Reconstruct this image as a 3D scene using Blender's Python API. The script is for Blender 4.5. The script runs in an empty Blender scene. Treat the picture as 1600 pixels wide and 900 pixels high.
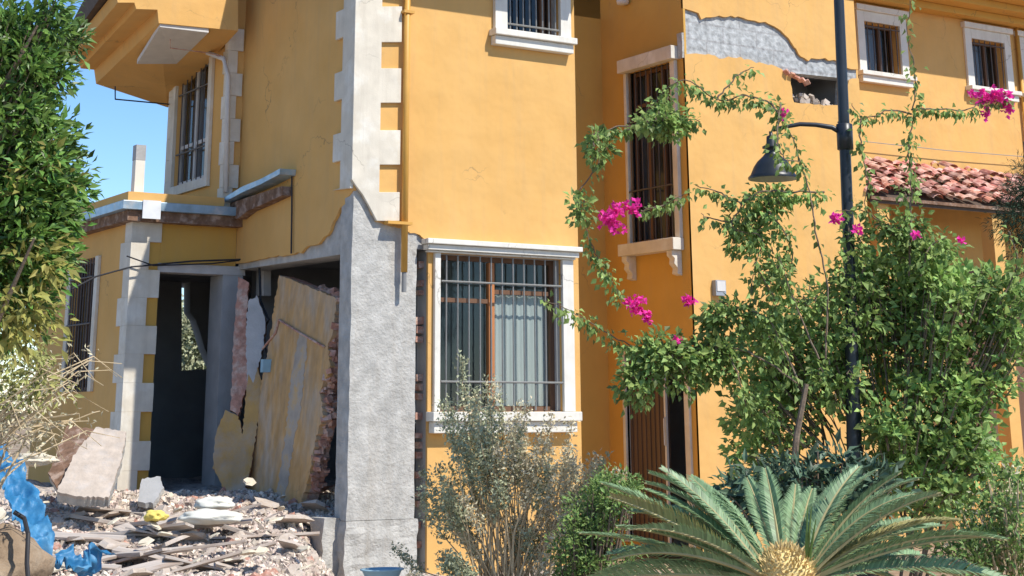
import bpy, math, random
from mathutils import Vector, Matrix, Euler, noise
from mathutils.geometry import tessellate_polygon
random.seed(7)
R = math.radians
S = bpy.context.scene
COL = S.collection

# ---------------------------------------------------------------- camera
F, CX, CY = 2530.0, 740.0, -86.0           # focal length and principal point (a crop of a larger frame)
YAW, PITCH = R(31.1), math.atan(726 / 2530.0)
EYE = Vector((0, 0, 1.6))
cam = bpy.data.cameras.new('camera'); cam_o = bpy.data.objects.new('camera', cam); COL.objects.link(cam_o)
cam.sensor_width = 36; cam.lens = F / 1600 * 36
cam.shift_x = (800 - CX) / 1600; cam.shift_y = -(450 - CY) / 1600
cam.clip_start = 0.1; cam.clip_end = 3000
cam_o.location = EYE; cam_o.rotation_euler = (math.pi / 2 + PITCH, 0, -YAW)
S.camera = cam_o
# ---------------------------------------------------------------- light
SUN_EL, SUN_OFF = R(50), R(20.5)             # sun azimuth measured from the facade's outward normal (-Y) towards +X
sd = Vector((math.sin(SUN_OFF) * math.cos(SUN_EL), -math.cos(SUN_OFF) * math.cos(SUN_EL), math.sin(SUN_EL)))
w = bpy.data.worlds.new('World'); S.world = w; w.use_nodes = True
nt = w.node_tree; bg = nt.nodes['Background']
sky = nt.nodes.new('ShaderNodeTexSky'); sky.sky_type = 'NISHITA'; sky.sun_disc = False
sky.sun_elevation = SUN_EL; sky.sun_rotation = math.atan2(sd.x, sd.y)
sky.altitude = 1200; sky.air_density = 1.0; sky.dust_density = 0.0; sky.ozone_density = 4.0
hsv = nt.nodes.new('ShaderNodeHueSaturation'); hsv.inputs['Saturation'].default_value = 1.12
nt.links.new(sky.outputs[0], hsv.inputs['Color']); nt.links.new(hsv.outputs[0], bg.inputs[0]); bg.inputs[1].default_value = 0.15
sl = bpy.data.lights.new('sun', 'SUN'); sl.energy = 4.3; sl.angle = R(0.5); sl.color = (1.0, 0.95, 0.86)
so = bpy.data.objects.new('sun', sl); COL.objects.link(so); so.rotation_euler = sd.to_track_quat('Z', 'Y').to_euler()
S.view_settings.view_transform = 'Standard'; S.view_settings.look = 'None'
S.view_settings.exposure = 0.34; S.view_settings.gamma = 1

# ---------------------------------------------------------------- a photo point put on a real plane of the place
FW = Vector((math.sin(YAW) * math.cos(PITCH), math.cos(YAW) * math.cos(PITCH), math.sin(PITCH)))
RT = Vector((math.cos(YAW), -math.sin(YAW), 0)); UP = RT.cross(FW)
HF = Vector((math.sin(YAW), math.cos(YAW), 0))
def ray(px, py): return FW + RT * ((px - CX) / F) + UP * (-(py - CY) / F)
def onX(px, py, X): d = ray(px, py); return EYE + d * (X / d.x)
def onY(px, py, Y): d = ray(px, py); return EYE + d * (Y / d.y)
def onZ(px, py, Z): d = ray(px, py); return EYE + d * ((Z - EYE.z) / d.z)
def at(px, py, D): d = ray(px, py); return EYE + d * (D / d.dot(HF))   # D metres ahead of the eye, on the level
def xz(px, py, Y): p = onY(px, py, Y); return (p.x, p.z)
def yz(px, py, X): p = onX(px, py, X); return (p.y, p.z)
U = random.uniform

# ---------------------------------------------------------------- mesh helpers
class MB:
    def __init__(s): s.v = []; s.f = []
    def add(s, vs, fs):
        n = len(s.v); s.v += [tuple(v) for v in vs]; s.f += [tuple(i + n for i in f) for f in fs]; return s
    def box(s, x0, x1, y0, y1, z0, z1):
        x0, x1 = sorted((x0, x1)); y0, y1 = sorted((y0, y1)); z0, z1 = sorted((z0, z1))
        return s.add([(x0,y0,z0),(x1,y0,z0),(x1,y1,z0),(x0,y1,z0),(x0,y0,z1),(x1,y0,z1),(x1,y1,z1),(x0,y1,z1)],
                     [(3,2,1,0),(4,5,6,7),(0,1,5,4),(1,2,6,5),(2,3,7,6),(3,0,4,7)])
    def obox(s, c, hx, hy, hz, rot=None):
        vs = []
        for z in (-hz, hz):
            for x, y in ((-hx,-hy),(hx,-hy),(hx,hy),(-hx,hy)):
                p = Vector((x, y, z)); p = rot @ p if rot else p; vs.append(Vector(c) + p)
        return s.add(vs, [(3,2,1,0),(4,5,6,7),(0,1,5,4),(1,2,6,5),(2,3,7,6),(3,0,4,7)])
    def prism(s, loops, ext):
        """loops: 3D loops (outer, holes) lying in a plane; ext: extrusion vector to the back."""
        loops = [[Vector(p) for p in l] for l in loops]; ext = Vector(ext)
        tris = tessellate_polygon(loops)
        flat = [p for l in loops for p in l]; n = len(flat)
        vs = flat + [p + ext for p in flat]; fs = []
        for a, b, c in tris:
            nn = (flat[b] - flat[a]).cross(flat[c] - flat[a])
            if nn.length < 1e-12: continue
            if nn.dot(ext) > 0: a, b, c = a, c, b
            fs += [(a, b, c), (a + n, c + n, b + n)]
        k = 0
        nrm = -ext.normalized()
        for li, l in enumerate(loops):
            m = len(l); ar = Vector()
            for i in range(m): ar += l[i].cross(l[(i + 1) % m])
            flip = (ar.dot(nrm) > 0) ^ (li > 0)
            for i in range(m):
                a, b = k + i, k + (i + 1) % m
                fs.append((a, a + n, b + n, b) if flip else (a, b, b + n, a + n))
            k += m
        return s.add(vs, fs)
    def tube(s, pts, r, n=8, cap=True):
        pts = [Vector(p) for p in pts]; m = len(pts)
        rr = r if isinstance(r, (list, tuple)) else [r] * m
        ref = Vector((0.31, 0.2, 0.93)); vs = []; fs = []
        for i, p in enumerate(pts):
            t = (pts[min(i + 1, m - 1)] - pts[max(i - 1, 0)])
            t = t.normalized() if t.length > 1e-9 else Vector((0, 0, 1))
            if abs(t.dot(ref)) > .95: ref = Vector((1, .1, 0))
            a = t.cross(ref).normalized(); b = t.cross(a)
            for k in range(n):
                th = 2 * math.pi * k / n; vs.append(p + (a * math.cos(th) + b * math.sin(th)) * rr[i])
        for i in range(m - 1):
            for k in range(n):
                fs.append((i*n+k, i*n+(k+1)%n, (i+1)*n+(k+1)%n, (i+1)*n+k))
        if cap: fs += [tuple(range(n))[::-1], tuple((m-1)*n+k for k in range(n))]
        return s.add(vs, fs)
    def lathe(s, c, prof, n=24):
        vs = []; fs = []; c = Vector(c)
        for r, z in prof:
            for k in range(n):
                th = 2*math.pi*k/n; vs.append(c + Vector((r*math.cos(th), r*math.sin(th), z)))
        for i in range(len(prof)-1):
            for k in range(n): fs.append((i*n+k, i*n+(k+1)%n, (i+1)*n+(k+1)%n, (i+1)*n+k))
        return s.add(vs, fs)
    def leaf(s, p, d, up, L, W, fold=.25):
        d = d.normalized(); sd_ = d.cross(up)
        if sd_.length < 1e-4: sd_ = d.cross(Vector((1, 0, .1)))
        sd_.normalize(); u = sd_.cross(d)
        m = p + d * (L * .45)
        s.add([p, m + sd_*W*.5 + u*W*fold, p + d*L - u*L*.08, m - sd_*W*.5 + u*W*fold, m], [(0,4,2,1),(0,3,2,4)])
        return s

def part(name, mb, mat, parent=None, smooth=False, bevel=0, label=None):
    base = Vector(parent.matrix_world.translation) if parent else Vector()
    if parent is not None and 'base' in BASES.get(parent.name, {}): base = BASES[parent.name]['base']
    me = bpy.data.meshes.new(name)
    me.from_pydata([tuple(Vector(v) - base) for v in mb.v], [], mb.f); me.update()
    if smooth:
        for p in me.polygons: p.use_smooth = True
    me.materials.append(mat)
    o = bpy.data.objects.new(name, me); COL.objects.link(o)
    if parent is not None:
        o.parent = parent; BASES[o.name] = {'base': base}
    if bevel:
        m = o.modifiers.new('bevel', 'BEVEL'); m.width = bevel; m.segments = 2; m.limit_method = 'ANGLE'; m.angle_limit = R(40)
    if label: o['label'] = label
    return o
BASES = {}
def thing(name, label, cat, loc=(0, 0, 0), group=None):
    o = bpy.data.objects.new(name, None); COL.objects.link(o); o.location = loc; o.empty_display_size = .2
    BASES[o.name] = {'base': Vector(loc)}
    o['label'] = label; o['category'] = cat
    if group: o['group'] = group
    return o
def tag(o, label, cat, group=None):
    o['label'] = label; o['category'] = cat
    if group: o['group'] = group
    return o
def single(name, mb, mat, label, cat, group=None, kind=None, **k):
    """a thing of one mesh, origin at its base"""
    xs = [Vector(v) for v in mb.v]; c = sum(xs, Vector()) / len(xs); c.z = min(v.z for v in xs)
    mb.v = [tuple(v - c) for v in xs]
    o = part(name, mb, mat, None, **k); o.location = c; tag(o, label, cat, group)
    if kind: o['kind'] = kind
    return o
def struct(name, mb, mat, **k): o = part(name, mb, mat, None, **k); o['kind'] = 'structure'; return o

# ---------------------------------------------------------------- materials
def mat(name, col, rough=.8, var=.12, vs=6, bump=.0, bs=60, spec=.3, metal=0, col2=None, c2s=2.0, c2t=(.5, .62), rnd=0, trans=0, stretch=None, bdist=.01, detail=5, weather=0):
    m = bpy.data.materials.new(name); m.use_nodes = True; N = m.node_tree.nodes; L = m.node_tree.links
    b = N['Principled BSDF']; out = N['Material Output']
    b.inputs['Roughness'].default_value = rough; b.inputs['Specular IOR Level'].default_value = spec; b.inputs['Metallic'].default_value = metal
    tc = N.new('ShaderNodeTexCoord'); src = tc.outputs['Object']
    if stretch:
        mp = N.new('ShaderNodeMapping'); mp.inputs['Scale'].default_value = stretch; L.new(src, mp.inputs[0]); src = mp.outputs[0]
    c = None
    if col2:
        n2 = N.new('ShaderNodeTexNoise'); n2.inputs['Scale'].default_value = c2s; n2.inputs['Detail'].default_value = 6; n2.inputs['Roughness'].default_value = .65
        L.new(src, n2.inputs['Vector'])
        rp = N.new('ShaderNodeValToRGB'); rp.color_ramp.elements[0].position = c2t[0]; rp.color_ramp.elements[1].position = c2t[1]
        rp.color_ramp.elements[0].color = (*col, 1); rp.color_ramp.elements[1].color = (*col2, 1)
        L.new(n2.outputs[0], rp.inputs[0]); c = rp.outputs[0]
    n1 = N.new('ShaderNodeTexNoise'); n1.inputs['Scale'].default_value = vs; n1.inputs['Detail'].default_value = detail
    L.new(src, n1.inputs['Vector'])
    hv = N.new('ShaderNodeHueSaturation')
    if c: L.new(c, hv.inputs['Color'])
    else: hv.inputs['Color'].default_value = (*col, 1)
    mr = N.new('ShaderNodeMapRange'); mr.inputs[1].default_value = .3; mr.inputs[2].default_value = .7
    mr.inputs[3].default_value = 1 - var; mr.inputs[4].default_value = 1 + var; L.new(n1.outputs[0], mr.inputs[0])
    if rnd:
        g = N.new('ShaderNodeNewGeometry'); r2 = N.new('ShaderNodeMapRange'); r2.inputs[3].default_value = 1 - rnd; r2.inputs[4].default_value = 1 + rnd
        L.new(g.outputs['Random Per Island'], r2.inputs[0])
        mm = N.new('ShaderNodeMath'); mm.operation = 'MULTIPLY'; L.new(mr.outputs[0], mm.inputs[0]); L.new(r2.outputs[0], mm.inputs[1]); L.new(mm.outputs[0], hv.inputs['Value'])
        r3 = N.new('ShaderNodeMapRange'); r3.inputs[3].default_value = .5 - .03 * rnd; r3.inputs[4].default_value = .5 + .045 * rnd
        m3 = N.new('ShaderNodeMath'); m3.operation = 'MULTIPLY'; m3.inputs[1].default_value = 7.31
        m4 = N.new('ShaderNodeMath'); m4.operation = 'FRACT'
        L.new(g.outputs['Random Per Island'], m3.inputs[0]); L.new(m3.outputs[0], m4.inputs[0]); L.new(m4.outputs[0], r3.inputs[0]); L.new(r3.outputs[0], hv.inputs['Hue'])
    else: L.new(mr.outputs[0], hv.inputs['Value'])
    cf = hv.outputs[0]
    if weather:   # rain streaks, grime blotches and hairline cracks of the surface itself
        mp = N.new('ShaderNodeMapping'); mp.inputs['Scale'].default_value = (5, 5, .35); L.new(tc.outputs['Object'], mp.inputs[0])
        ns = N.new('ShaderNodeTexNoise'); ns.inputs['Scale'].default_value = 1.6; ns.inputs['Detail'].default_value = 8; ns.inputs['Roughness'].default_value = .7; L.new(mp.outputs[0], ns.inputs['Vector'])
        ms = N.new('ShaderNodeMapRange'); ms.inputs[1].default_value = .5; ms.inputs[2].default_value = .78; ms.inputs[4].default_value = .38 * weather; L.new(ns.outputs[0], ms.inputs[0])
        m1 = N.new('ShaderNodeMix'); m1.data_type = 'RGBA'; L.new(ms.outputs[0], m1.inputs[0]); L.new(cf, m1.inputs[6]); m1.inputs[7].default_value = (.33, .27, .20, 1)
        nw = N.new('ShaderNodeTexNoise'); nw.inputs['Scale'].default_value = 5; nw.inputs['Detail'].default_value = 6; L.new(tc.outputs['Object'], nw.inputs['Vector'])
        va = N.new('ShaderNodeVectorMath'); va.operation = 'MULTIPLY_ADD'; va.inputs[1].default_value = (.35, .35, .35); L.new(nw.outputs['Color'], va.inputs[0]); L.new(tc.outputs['Object'], va.inputs[2])
        vo = N.new('ShaderNodeTexVoronoi'); vo.feature = 'DISTANCE_TO_EDGE'; vo.inputs['Scale'].default_value = .8; L.new(va.outputs[0], vo.inputs['Vector'])
        mc = N.new('ShaderNodeMapRange'); mc.inputs[1].default_value = .0; mc.inputs[2].default_value = .006; mc.inputs[3].default_value = 1; mc.inputs[4].default_value = 0; L.new(vo.outputs[0], mc.inputs[0])
        nk = N.new('ShaderNodeTexNoise'); nk.inputs['Scale'].default_value = .9; L.new(tc.outputs['Object'], nk.inputs['Vector'])
        mk = N.new('ShaderNodeMapRange'); mk.inputs[1].default_value = .52; mk.inputs[2].default_value = .6; mk.inputs[4].default_value = .55; L.new(nk.outputs[0], mk.inputs[0])
        mm_ = N.new('ShaderNodeMath'); mm_.operation = 'MULTIPLY'; L.new(mc.outputs[0], mm_.inputs[0]); L.new(mk.outputs[0], mm_.inputs[1])
        m2_ = N.new('ShaderNodeMix'); m2_.data_type = 'RGBA'; L.new(mm_.outputs[0], m2_.inputs[0]); L.new(m1.outputs[2], m2_.inputs[6]); m2_.inputs[7].default_value = (.14, .11, .08, 1)
        cf = m2_.outputs[2]
    L.new(cf, b.inputs['Base Color'])
    if bump:
        n3 = N.new('ShaderNodeTexNoise'); n3.inputs['Scale'].default_value = bs; n3.inputs['Detail'].default_value = 7; L.new(src, n3.inputs['Vector'])
        bp = N.new('ShaderNodeBump'); bp.inputs['Strength'].default_value = bump; bp.inputs['Distance'].default_value = bdist
        L.new(n3.outputs[0], bp.inputs['Height']); L.new(bp.outputs[0], b.inputs['Normal'])
    if weather:
        n5 = N.new('ShaderNodeTexNoise'); n5.inputs['Scale'].default_value = 2.2; n5.inputs['Detail'].default_value = 3; L.new(tc.outputs['Object'], n5.inputs['Vector'])
        b5 = N.new('ShaderNodeBump'); b5.inputs['Strength'].default_value = .5; b5.inputs['Distance'].default_value = .05; L.new(n5.outputs[0], b5.inputs['Height'])
        if bump: L.new(bp.outputs[0], b5.inputs['Normal'])
        L.new(b5.outputs[0], b.inputs['Normal'])
    if trans:
        t = N.new('ShaderNodeBsdfTranslucent'); L.new(hv.outputs[0], t.inputs[0])
        mx = N.new('ShaderNodeMixShader'); mx.inputs[0].default_value = trans
        L.new(b.outputs[0], mx.inputs[1]); L.new(t.outputs[0], mx.inputs[2]); L.new(mx.outputs[0], out.inputs[0])
    return m
def block_mat(name, c1, c2, mortar, sx, sy, axis='Y'):
    m = bpy.data.materials.new(name); m.use_nodes = True; N = m.node_tree.nodes; L = m.node_tree.links; b = N['Principled BSDF']
    b.inputs['Roughness'].default_value = .95; b.inputs['Specular IOR Level'].default_value = .15
    tc = N.new('ShaderNodeTexCoord'); sp = N.new('ShaderNodeSeparateXYZ'); cb = N.new('ShaderNodeCombineXYZ')
    L.new(tc.outputs['Object'], sp.inputs[0]); L.new(sp.outputs['X' if axis == 'Y' else 'Y'], cb.inputs[0]); L.new(sp.outputs['Z'], cb.inputs[1])
    br = N.new('ShaderNodeTexBrick'); br.inputs['Color1'].default_value = (*c1, 1); br.inputs['Color2'].default_value = (*c2, 1); br.inputs['Mortar'].default_value = (*mortar, 1)
    br.inputs['Scale'].default_value = 1; br.inputs['Brick Width'].default_value = sx; br.inputs['Row Height'].default_value = sy; br.inputs['Mortar Size'].default_value = .012
    L.new(cb.outputs[0], br.inputs[0])
    n = N.new('ShaderNodeTexNoise'); n.inputs['Scale'].default_value = 14; n.inputs['Detail'].default_value = 8; L.new(tc.outputs['Object'], n.inputs['Vector'])
    mx = N.new('ShaderNodeMix'); mx.data_type = 'RGBA'; mx.blend_type = 'OVERLAY'; mx.inputs[0].default_value = .8
    L.new(br.outputs[0], mx.inputs[6]); L.new(n.outputs[0], mx.inputs[7]); L.new(mx.outputs[2], b.inputs['Base Color'])
    bp = N.new('ShaderNodeBump'); bp.inputs['Distance'].default_value = .02; L.new(n.outputs[0], bp.inputs['Height']); L.new(bp.outputs[0], b.inputs['Normal'])
    return m
ORANGE = (0.68, 0.39, 0.13)
M = dict(
    stucco=mat('orange_stucco', ORANGE, .9, .05, 2.5, .25, 130, .15, bdist=.004, col2=(0.70, 0.42, 0.155), c2s=1.1, c2t=(.4, .7), weather=.5),
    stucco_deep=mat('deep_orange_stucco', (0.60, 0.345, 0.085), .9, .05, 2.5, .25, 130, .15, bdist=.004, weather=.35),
    stucco_dusty=mat('dusty_orange_stucco', (0.55, 0.33, 0.12), .95, .12, 5, .4, 60, .1, col2=(0.46, 0.36, 0.27), c2s=2.2, c2t=(.42, .6), bdist=.006, weather=1.5),
    stone=mat('pale_stone_trim', (0.66, 0.60, 0.50), .85, .07, 8, .25, 90, .2, col2=(0.72, 0.68, 0.60), c2s=3, bdist=.004, weather=.9),
    stone_white=mat('white_stone_trim', (0.72, 0.69, 0.62), .8, .05, 8, .2, 90, .25, bdist=.003, weather=.8),
    concrete=mat('rough_concrete', (0.46, 0.445, 0.415), .95, .2, 9, .55, 42, .1, col2=(0.37, 0.365, 0.35), c2s=1.6, c2t=(.5, .8), bdist=.02, detail=9, weather=1),
    concrete_smooth=mat('smooth_grey_concrete', (0.40, 0.40, 0.40), .95, .1, 6, .4, 40, .1, bdist=.01),
    panel_stucco=mat('scuffed_orange_stucco', (0.56, 0.34, 0.15), .95, .15, 6, .5, 60, .1, col2=(0.48, 0.40, 0.32), c2s=1.6, c2t=(.45, .7), bdist=.008, weather=1.5, stretch=(2.6, 2.6, 1.1)),
    plaster_bare=mat('scraped_grey_plaster', (0.44, 0.38, 0.32), .95, .25, 5, .5, 40, .1, col2=(0.50, 0.33, 0.15), c2s=5, c2t=(.5, .65), bdist=.008, weather=1.2),
    plaster_back=mat('grey_plaster', (0.50, 0.48, 0.46), .95, .12, 7, .4, 50, .1, bdist=.008),
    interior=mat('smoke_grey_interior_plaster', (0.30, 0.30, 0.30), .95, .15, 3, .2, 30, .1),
    blocks=block_mat('grey_block_masonry', (0.42, 0.43, 0.43), (0.37, 0.385, 0.39), (0.34, 0.34, 0.34), .52, .2),
    brick=mat('hollow_brick', (0.46, 0.24, 0.18), .95, .25, 20, .6, 60, .1, col2=(0.55, 0.40, 0.33), c2s=8, c2t=(.45, .6), bdist=.01),
    iron=mat('grey_painted_iron', (0.22, 0.22, 0.21), .5, .1, 20, metal=.2, spec=.5),
    iron_dark=mat('dark_painted_iron', (0.09, 0.075, 0.07), .55, .1, 20, spec=.4),
    frame_brown=mat('brown_window_frame', (0.16, 0.085, 0.05), .6, .15, 12, stretch=(1, 1, .1)),
    frame_orange=mat('orange_wood_frame', (0.48, 0.19, 0.07), .5, .15, 12, stretch=(1, 1, .1)),
    frame_white=mat('white_window_frame', (0.62, 0.60, 0.58), .5, .06, 10),
    curtain=mat('pale_grey_curtain', (0.46, 0.44, 0.43), .9, .08, 8, stretch=(6, 6, .3)),
    tin=mat('blue_grey_tin_flashing', (0.30, 0.42, 0.52), .4, .2, 8, .2, 20, .5, metal=.35, col2=(0.45, 0.48, 0.50), c2s=6),
    tin_white=mat('white_tin_flashing', (0.70, 0.72, 0.74), .5, .1, 8),
    rust=mat('brown_torn_timber', (0.20, 0.12, 0.08), .95, .3, 18, .5, 40, .1, col2=(0.34, 0.25, 0.20), c2s=8),
    pipe=mat('yellow_drain_pipe', (0.62, 0.33, 0.07), .5, .06, 6, spec=.4),
    pipe_grey=mat('grey_pipe_end', (0.22, 0.22, 0.22), .6, .1, 6),
    door=mat('ribbed_brown_metal', (0.11, 0.07, 0.05), .5, .15, 9, spec=.4, stretch=(1, 1, .2)),
    tile=mat('clay_roof_tile', (0.50, 0.19, 0.14), .85, .3, 12, .3, 40, .15, col2=(0.58, 0.36, 0.30), c2s=6, c2t=(.4, .58), rnd=.35),
    rafter=mat('dark_soffit_board', (0.10, 0.07, 0.05), .8, .2, 8),
    lamp=mat('black_painted_cast_iron', (0.018, 0.022, 0.03), .38, .2, 14, spec=.5),
    lamp_in=mat('white_lamp_lining', (0.6, 0.58, 0.52), .5, .05, 6),
    soil=mat('dry_garden_soil', (0.30, 0.22, 0.15), .98, .25, 5, .8, 18, .05, col2=(0.40, 0.33, 0.25), c2s=.8, bdist=.03),
    debris_bed=mat('dusty_rubble_bed', (0.46, 0.40, 0.35), .98, .35, 14, 1, 26, .05, col2=(0.52, 0.46, 0.41), c2s=5, bdist=.05, detail=9),
    shard=mat('mixed_rubble_shards', (0.57, 0.48, 0.41), .95, .2, 14, rnd=.5, col2=(0.46, 0.36, 0.30), c2s=5, c2t=(.5, .6)),
    chunk=mat('broken_plaster_chunk', (0.50, 0.42, 0.35), .95, .15, 10, .5, 40, .1, bdist=.01, col2=(0.46, 0.40, 0.35), c2s=9),
    chunk_pale=mat('cream_plaster_chunk', (0.62, 0.55, 0.43), .95, .1, 10, .4, 40, .1, bdist=.01),
    wood=mat('weathered_grey_plank', (0.50, 0.44, 0.39), .9, .25, 14, .4, 40, .1, stretch=(.12, 1, 1), col2=(0.33, 0.26, 0.21), c2s=10),
    bark=mat('grey_brown_bark', (0.20, 0.15, 0.11), .95, .25, 25, .6, 50, .1, bdist=.01),
    twig=mat('dry_tan_twig', (0.55, 0.43, 0.27), .9, .2, 15),
    leaf_tree=mat('glossy_citrus_leaf', (0.13, 0.23, 0.045), .42, .3, 2.5, rnd=.55, trans=.28, spec=.45),
    leaf_yellow=mat('yellowing_leaf', (0.32, 0.30, 0.08), .6, .1, 3, rnd=.4, trans=.3),
    leaf_vine=mat('bougainvillea_leaf', (0.28, 0.38, 0.115), .5, .25, 3, rnd=.5, trans=.38, spec=.35),
    leaf_bush=mat('garden_bush_leaf', (0.31, 0.43, 0.13), .5, .3, 2, rnd=.5, trans=.38, spec=.35),
    leaf_dry=mat('dry_pale_leaf', (0.64, 0.57, 0.40), .8, .1, 3, rnd=.4, trans=.25),
    leaf_straw=mat('yellow_green_leaf', (0.36, 0.36, 0.13), .7, .2, 3, rnd=.4, trans=.25),
    leaf_shade=mat('shaded_blue_green_leaf', (0.085, 0.14, 0.085), .5, .3, 3, rnd=.5, trans=.15),  # shade behind the cycad is put into this darker leaf colour
    leaf_sage=mat('dusty_sage_leaf', (0.42, 0.44, 0.29), .75, .1, 3, rnd=.4, trans=.25),
    leaf_hedge=mat('bright_hedge_leaf', (0.19, 0.28, 0.08), .5, .1, 3, rnd=.5, trans=.28),
    leaf_conifer=mat('dark_conifer_needle', (0.035, 0.07, 0.035), .6, .1, 3, rnd=.4, trans=.1),
    frond=mat('blue_green_cycad_leaflet', (0.22, 0.33, 0.165), .5, .18, 3, rnd=.3, trans=.15, spec=.5),
    frond_old=mat('browning_cycad_leaflet', (0.38, 0.33, 0.14), .6, .2, 3, rnd=.3, trans=.15),
    rachis=mat('pale_frond_rib', (0.42, 0.36, 0.18), .6, .1, 8),
    cone=mat('tan_woolly_cone', (0.66, 0.50, 0.24), .95, .2, 30, .5, 60, .1, rnd=.2),
    petal=mat('magenta_bract', (0.88, 0.05, 0.42), .6, .1, 3, rnd=.25, trans=.35),
    tarp=mat('blue_plastic_tarp', (0.04, 0.22, 0.44), .5, .15, 5, .5, 12, .5, col2=(0.16, 0.36, 0.52), c2s=3, c2t=(.45, .8), trans=.2, bdist=.03),
    sack=mat('white_woven_sack', (0.70, 0.68, 0.60), .8, .08, 8, .4, 30),
    cable=mat('black_cable', (0.03, 0.03, 0.035), .6),
    cable_grey=mat('grey_wire', (0.30, 0.29, 0.27), .6),
    meter=mat('grey_plastic_box', (0.30, 0.33, 0.38), .5, .05),
    yellow=mat('yellow_foam', (0.75, 0.60, 0.15), .8, .08),
    pot=mat('light_blue_plastic', (0.30, 0.48, 0.58), .5, .1),
)
def glass(name, tint):
    m = bpy.data.materials.new(name); m.use_nodes = True; N = m.node_tree.nodes; L = m.node_tree.links
    out = N['Material Output']; N.remove(N['Principled BSDF'])
    t = N.new('ShaderNodeBsdfTransparent'); t.inputs[0].default_value = (*tint, 1)
    g = N.new('ShaderNodeBsdfGlossy'); g.inputs['Roughness'].default_value = .03; g.inputs[0].default_value = (.9, .95, .95, 1)
    ge = N.new('ShaderNodeNewGeometry'); vd = N.new('ShaderNodeVectorMath'); vd.operation = 'DOT_PRODUCT'; L.new(ge.outputs['Incoming'], vd.inputs[0]); L.new(ge.outputs['Normal'], vd.inputs[1])
    def mt(op, a, b=None):
        n_ = N.new('ShaderNodeMath'); n_.operation = op
        for i_, v_ in enumerate((a, b)):
            if v_ is None: continue
            if isinstance(v_, (int, float)): n_.inputs[i_].default_value = v_
            else: L.new(v_, n_.inputs[i_])
        return n_.outputs[0]
    fr_ = mt('ADD', mt('MULTIPLY', mt('POWER', mt('SUBTRACT', 1, mt('ABSOLUTE', vd.outputs['Value'])), 5), .9), .04)
    mx = N.new('ShaderNodeMixShader'); L.new(fr_, mx.inputs[0]); L.new(t.outputs[0], mx.inputs[1]); L.new(g.outputs[0], mx.inputs[2]); L.new(mx.outputs[0], out.inputs[0])
    return m
M['glass'] = glass('window_glass', (.78, .86, .85)); M['glass_dark'] = glass('dark_window_glass', (.6, .63, .68))

# ---------------------------------------------------------------- main planes of the house (metres)
YF1 = 13.0; X1 = onY(546, 600, YF1).x; XR1 = onY(907, 600, YF1).x; XP = onY(650, 600, YF1).x
Y2 = 14.6; X2 = onY(1082, 420, Y2).x; XR2 = onY(1347, 200, Y2).x
YB = onX(947, 420, X2).y
YA = onX(368, 420, X1).y; XB = onY(350, 300, YA).x
XA = onY(201, 500, YA).x; YAL = onX(95, 500, XA).y; YBL = onX(262, 280, XB).y
Y3 = 15.6; X3R = 24.0; ZTOP = 6.05; YBACK = 19.5
print('planes', X1, XR1, XP, X2, XR2, YB, YA, XB, XA, YAL, YBL)
def PX(pts, X): return [onX(a, b, X) for a, b in pts]
def PY(pts, Y): return [onY(a, b, Y) for a, b in pts]
def jag(pts, step=7, amp=2.2, seed=0, closed=False):
    rj = random.Random(seed); out = []; n = len(pts)
    for i in range(n if closed else n - 1):
        a, b = pts[i], pts[(i + 1) % n]; L_ = math.hypot(b[0]-a[0], b[1]-a[1]); k = max(1, int(L_ / step))
        for j in range(k):
            t = j / k; q = [a[m] + (b[m] - a[m]) * t for m in range(len(a))]
            if i + j: q[0] += rj.uniform(-amp, amp); q[1] += rj.uniform(-amp, amp)
            out.append(tuple(q))
    if not closed: out.append(tuple(pts[-1]))
    return out
def rectY(x0, x1, z0, z1, Y): return [Vector((x0, Y, z0)), Vector((x1, Y, z0)), Vector((x1, Y, z1)), Vector((x0, Y, z1))]
def rectX(y0, y1, z0, z1, X): return [Vector((X, y0, z0)), Vector((X, y1, z0)), Vector((X, y1, z1)), Vector((X, y0, z1))]

# ================================================================ ground
def smooth(t): t = max(0, min(1, t)); return t * t * (3 - 2 * t)
def hgt(x, y):
    D = x * math.sin(YAW) + y * math.cos(YAW); s_ = x * math.cos(YAW) - y * math.sin(YAW)
    px = 740 + 2632 * s_ / max(D, .1)
    base = .12 + .26 * smooth((D - 9.5) / 3) + .47 * smooth((D - 12.6) / 3.6)
    m = 1 - .72 * smooth((px - 455) / 90) if D < 14.9 or px > 560 else 1
    z = base * m
    if y > 11.6 and px > 500: z = max(z, .15)
    n = noise.noise(Vector((x * 1.3, y * 1.3, 0))) * .09 + noise.noise(Vector((x * 4, y * 4, 3))) * .05
    e = smooth((x - 1.2) / 1.0) * smooth((y - 7.5) / 1.5) * smooth((10.5 - x) / 1.5)
    return max(.012, (z + n * (1 if px < 560 else .5)) * e)
g = MB(); g.add([(-900,-900,0),(900,-900,0),(900,900,0),(-900,900,0)], [(0,1,2,3)]); struct('ground', g, M['soil'])
g = MB(); nx, ny = 110, 130
x0, x1_, y0, y1_ = 1.2, 10.6, 7.5, 17.8
for j in range(ny + 1):
    for i in range(nx + 1):
        x = x0 + (x1_ - x0) * i / nx; y = y0 + (y1_ - y0) * j / ny; g.v.append((x, y, hgt(x, y) + .001))
for j in range(ny):
    for i in range(nx): a = j * (nx + 1) + i; g.f.append((a, a + 1, a + nx + 2, a + nx + 1))
struct('rubble_mound', g, M['debris_bed'], smooth=True)

# ================================================================ house
H = thing('damaged_house', 'orange two storey house with white stone trim, collapsed ground floor corner and cracked plaster', 'house', (X1, YF1, 0))
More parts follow.
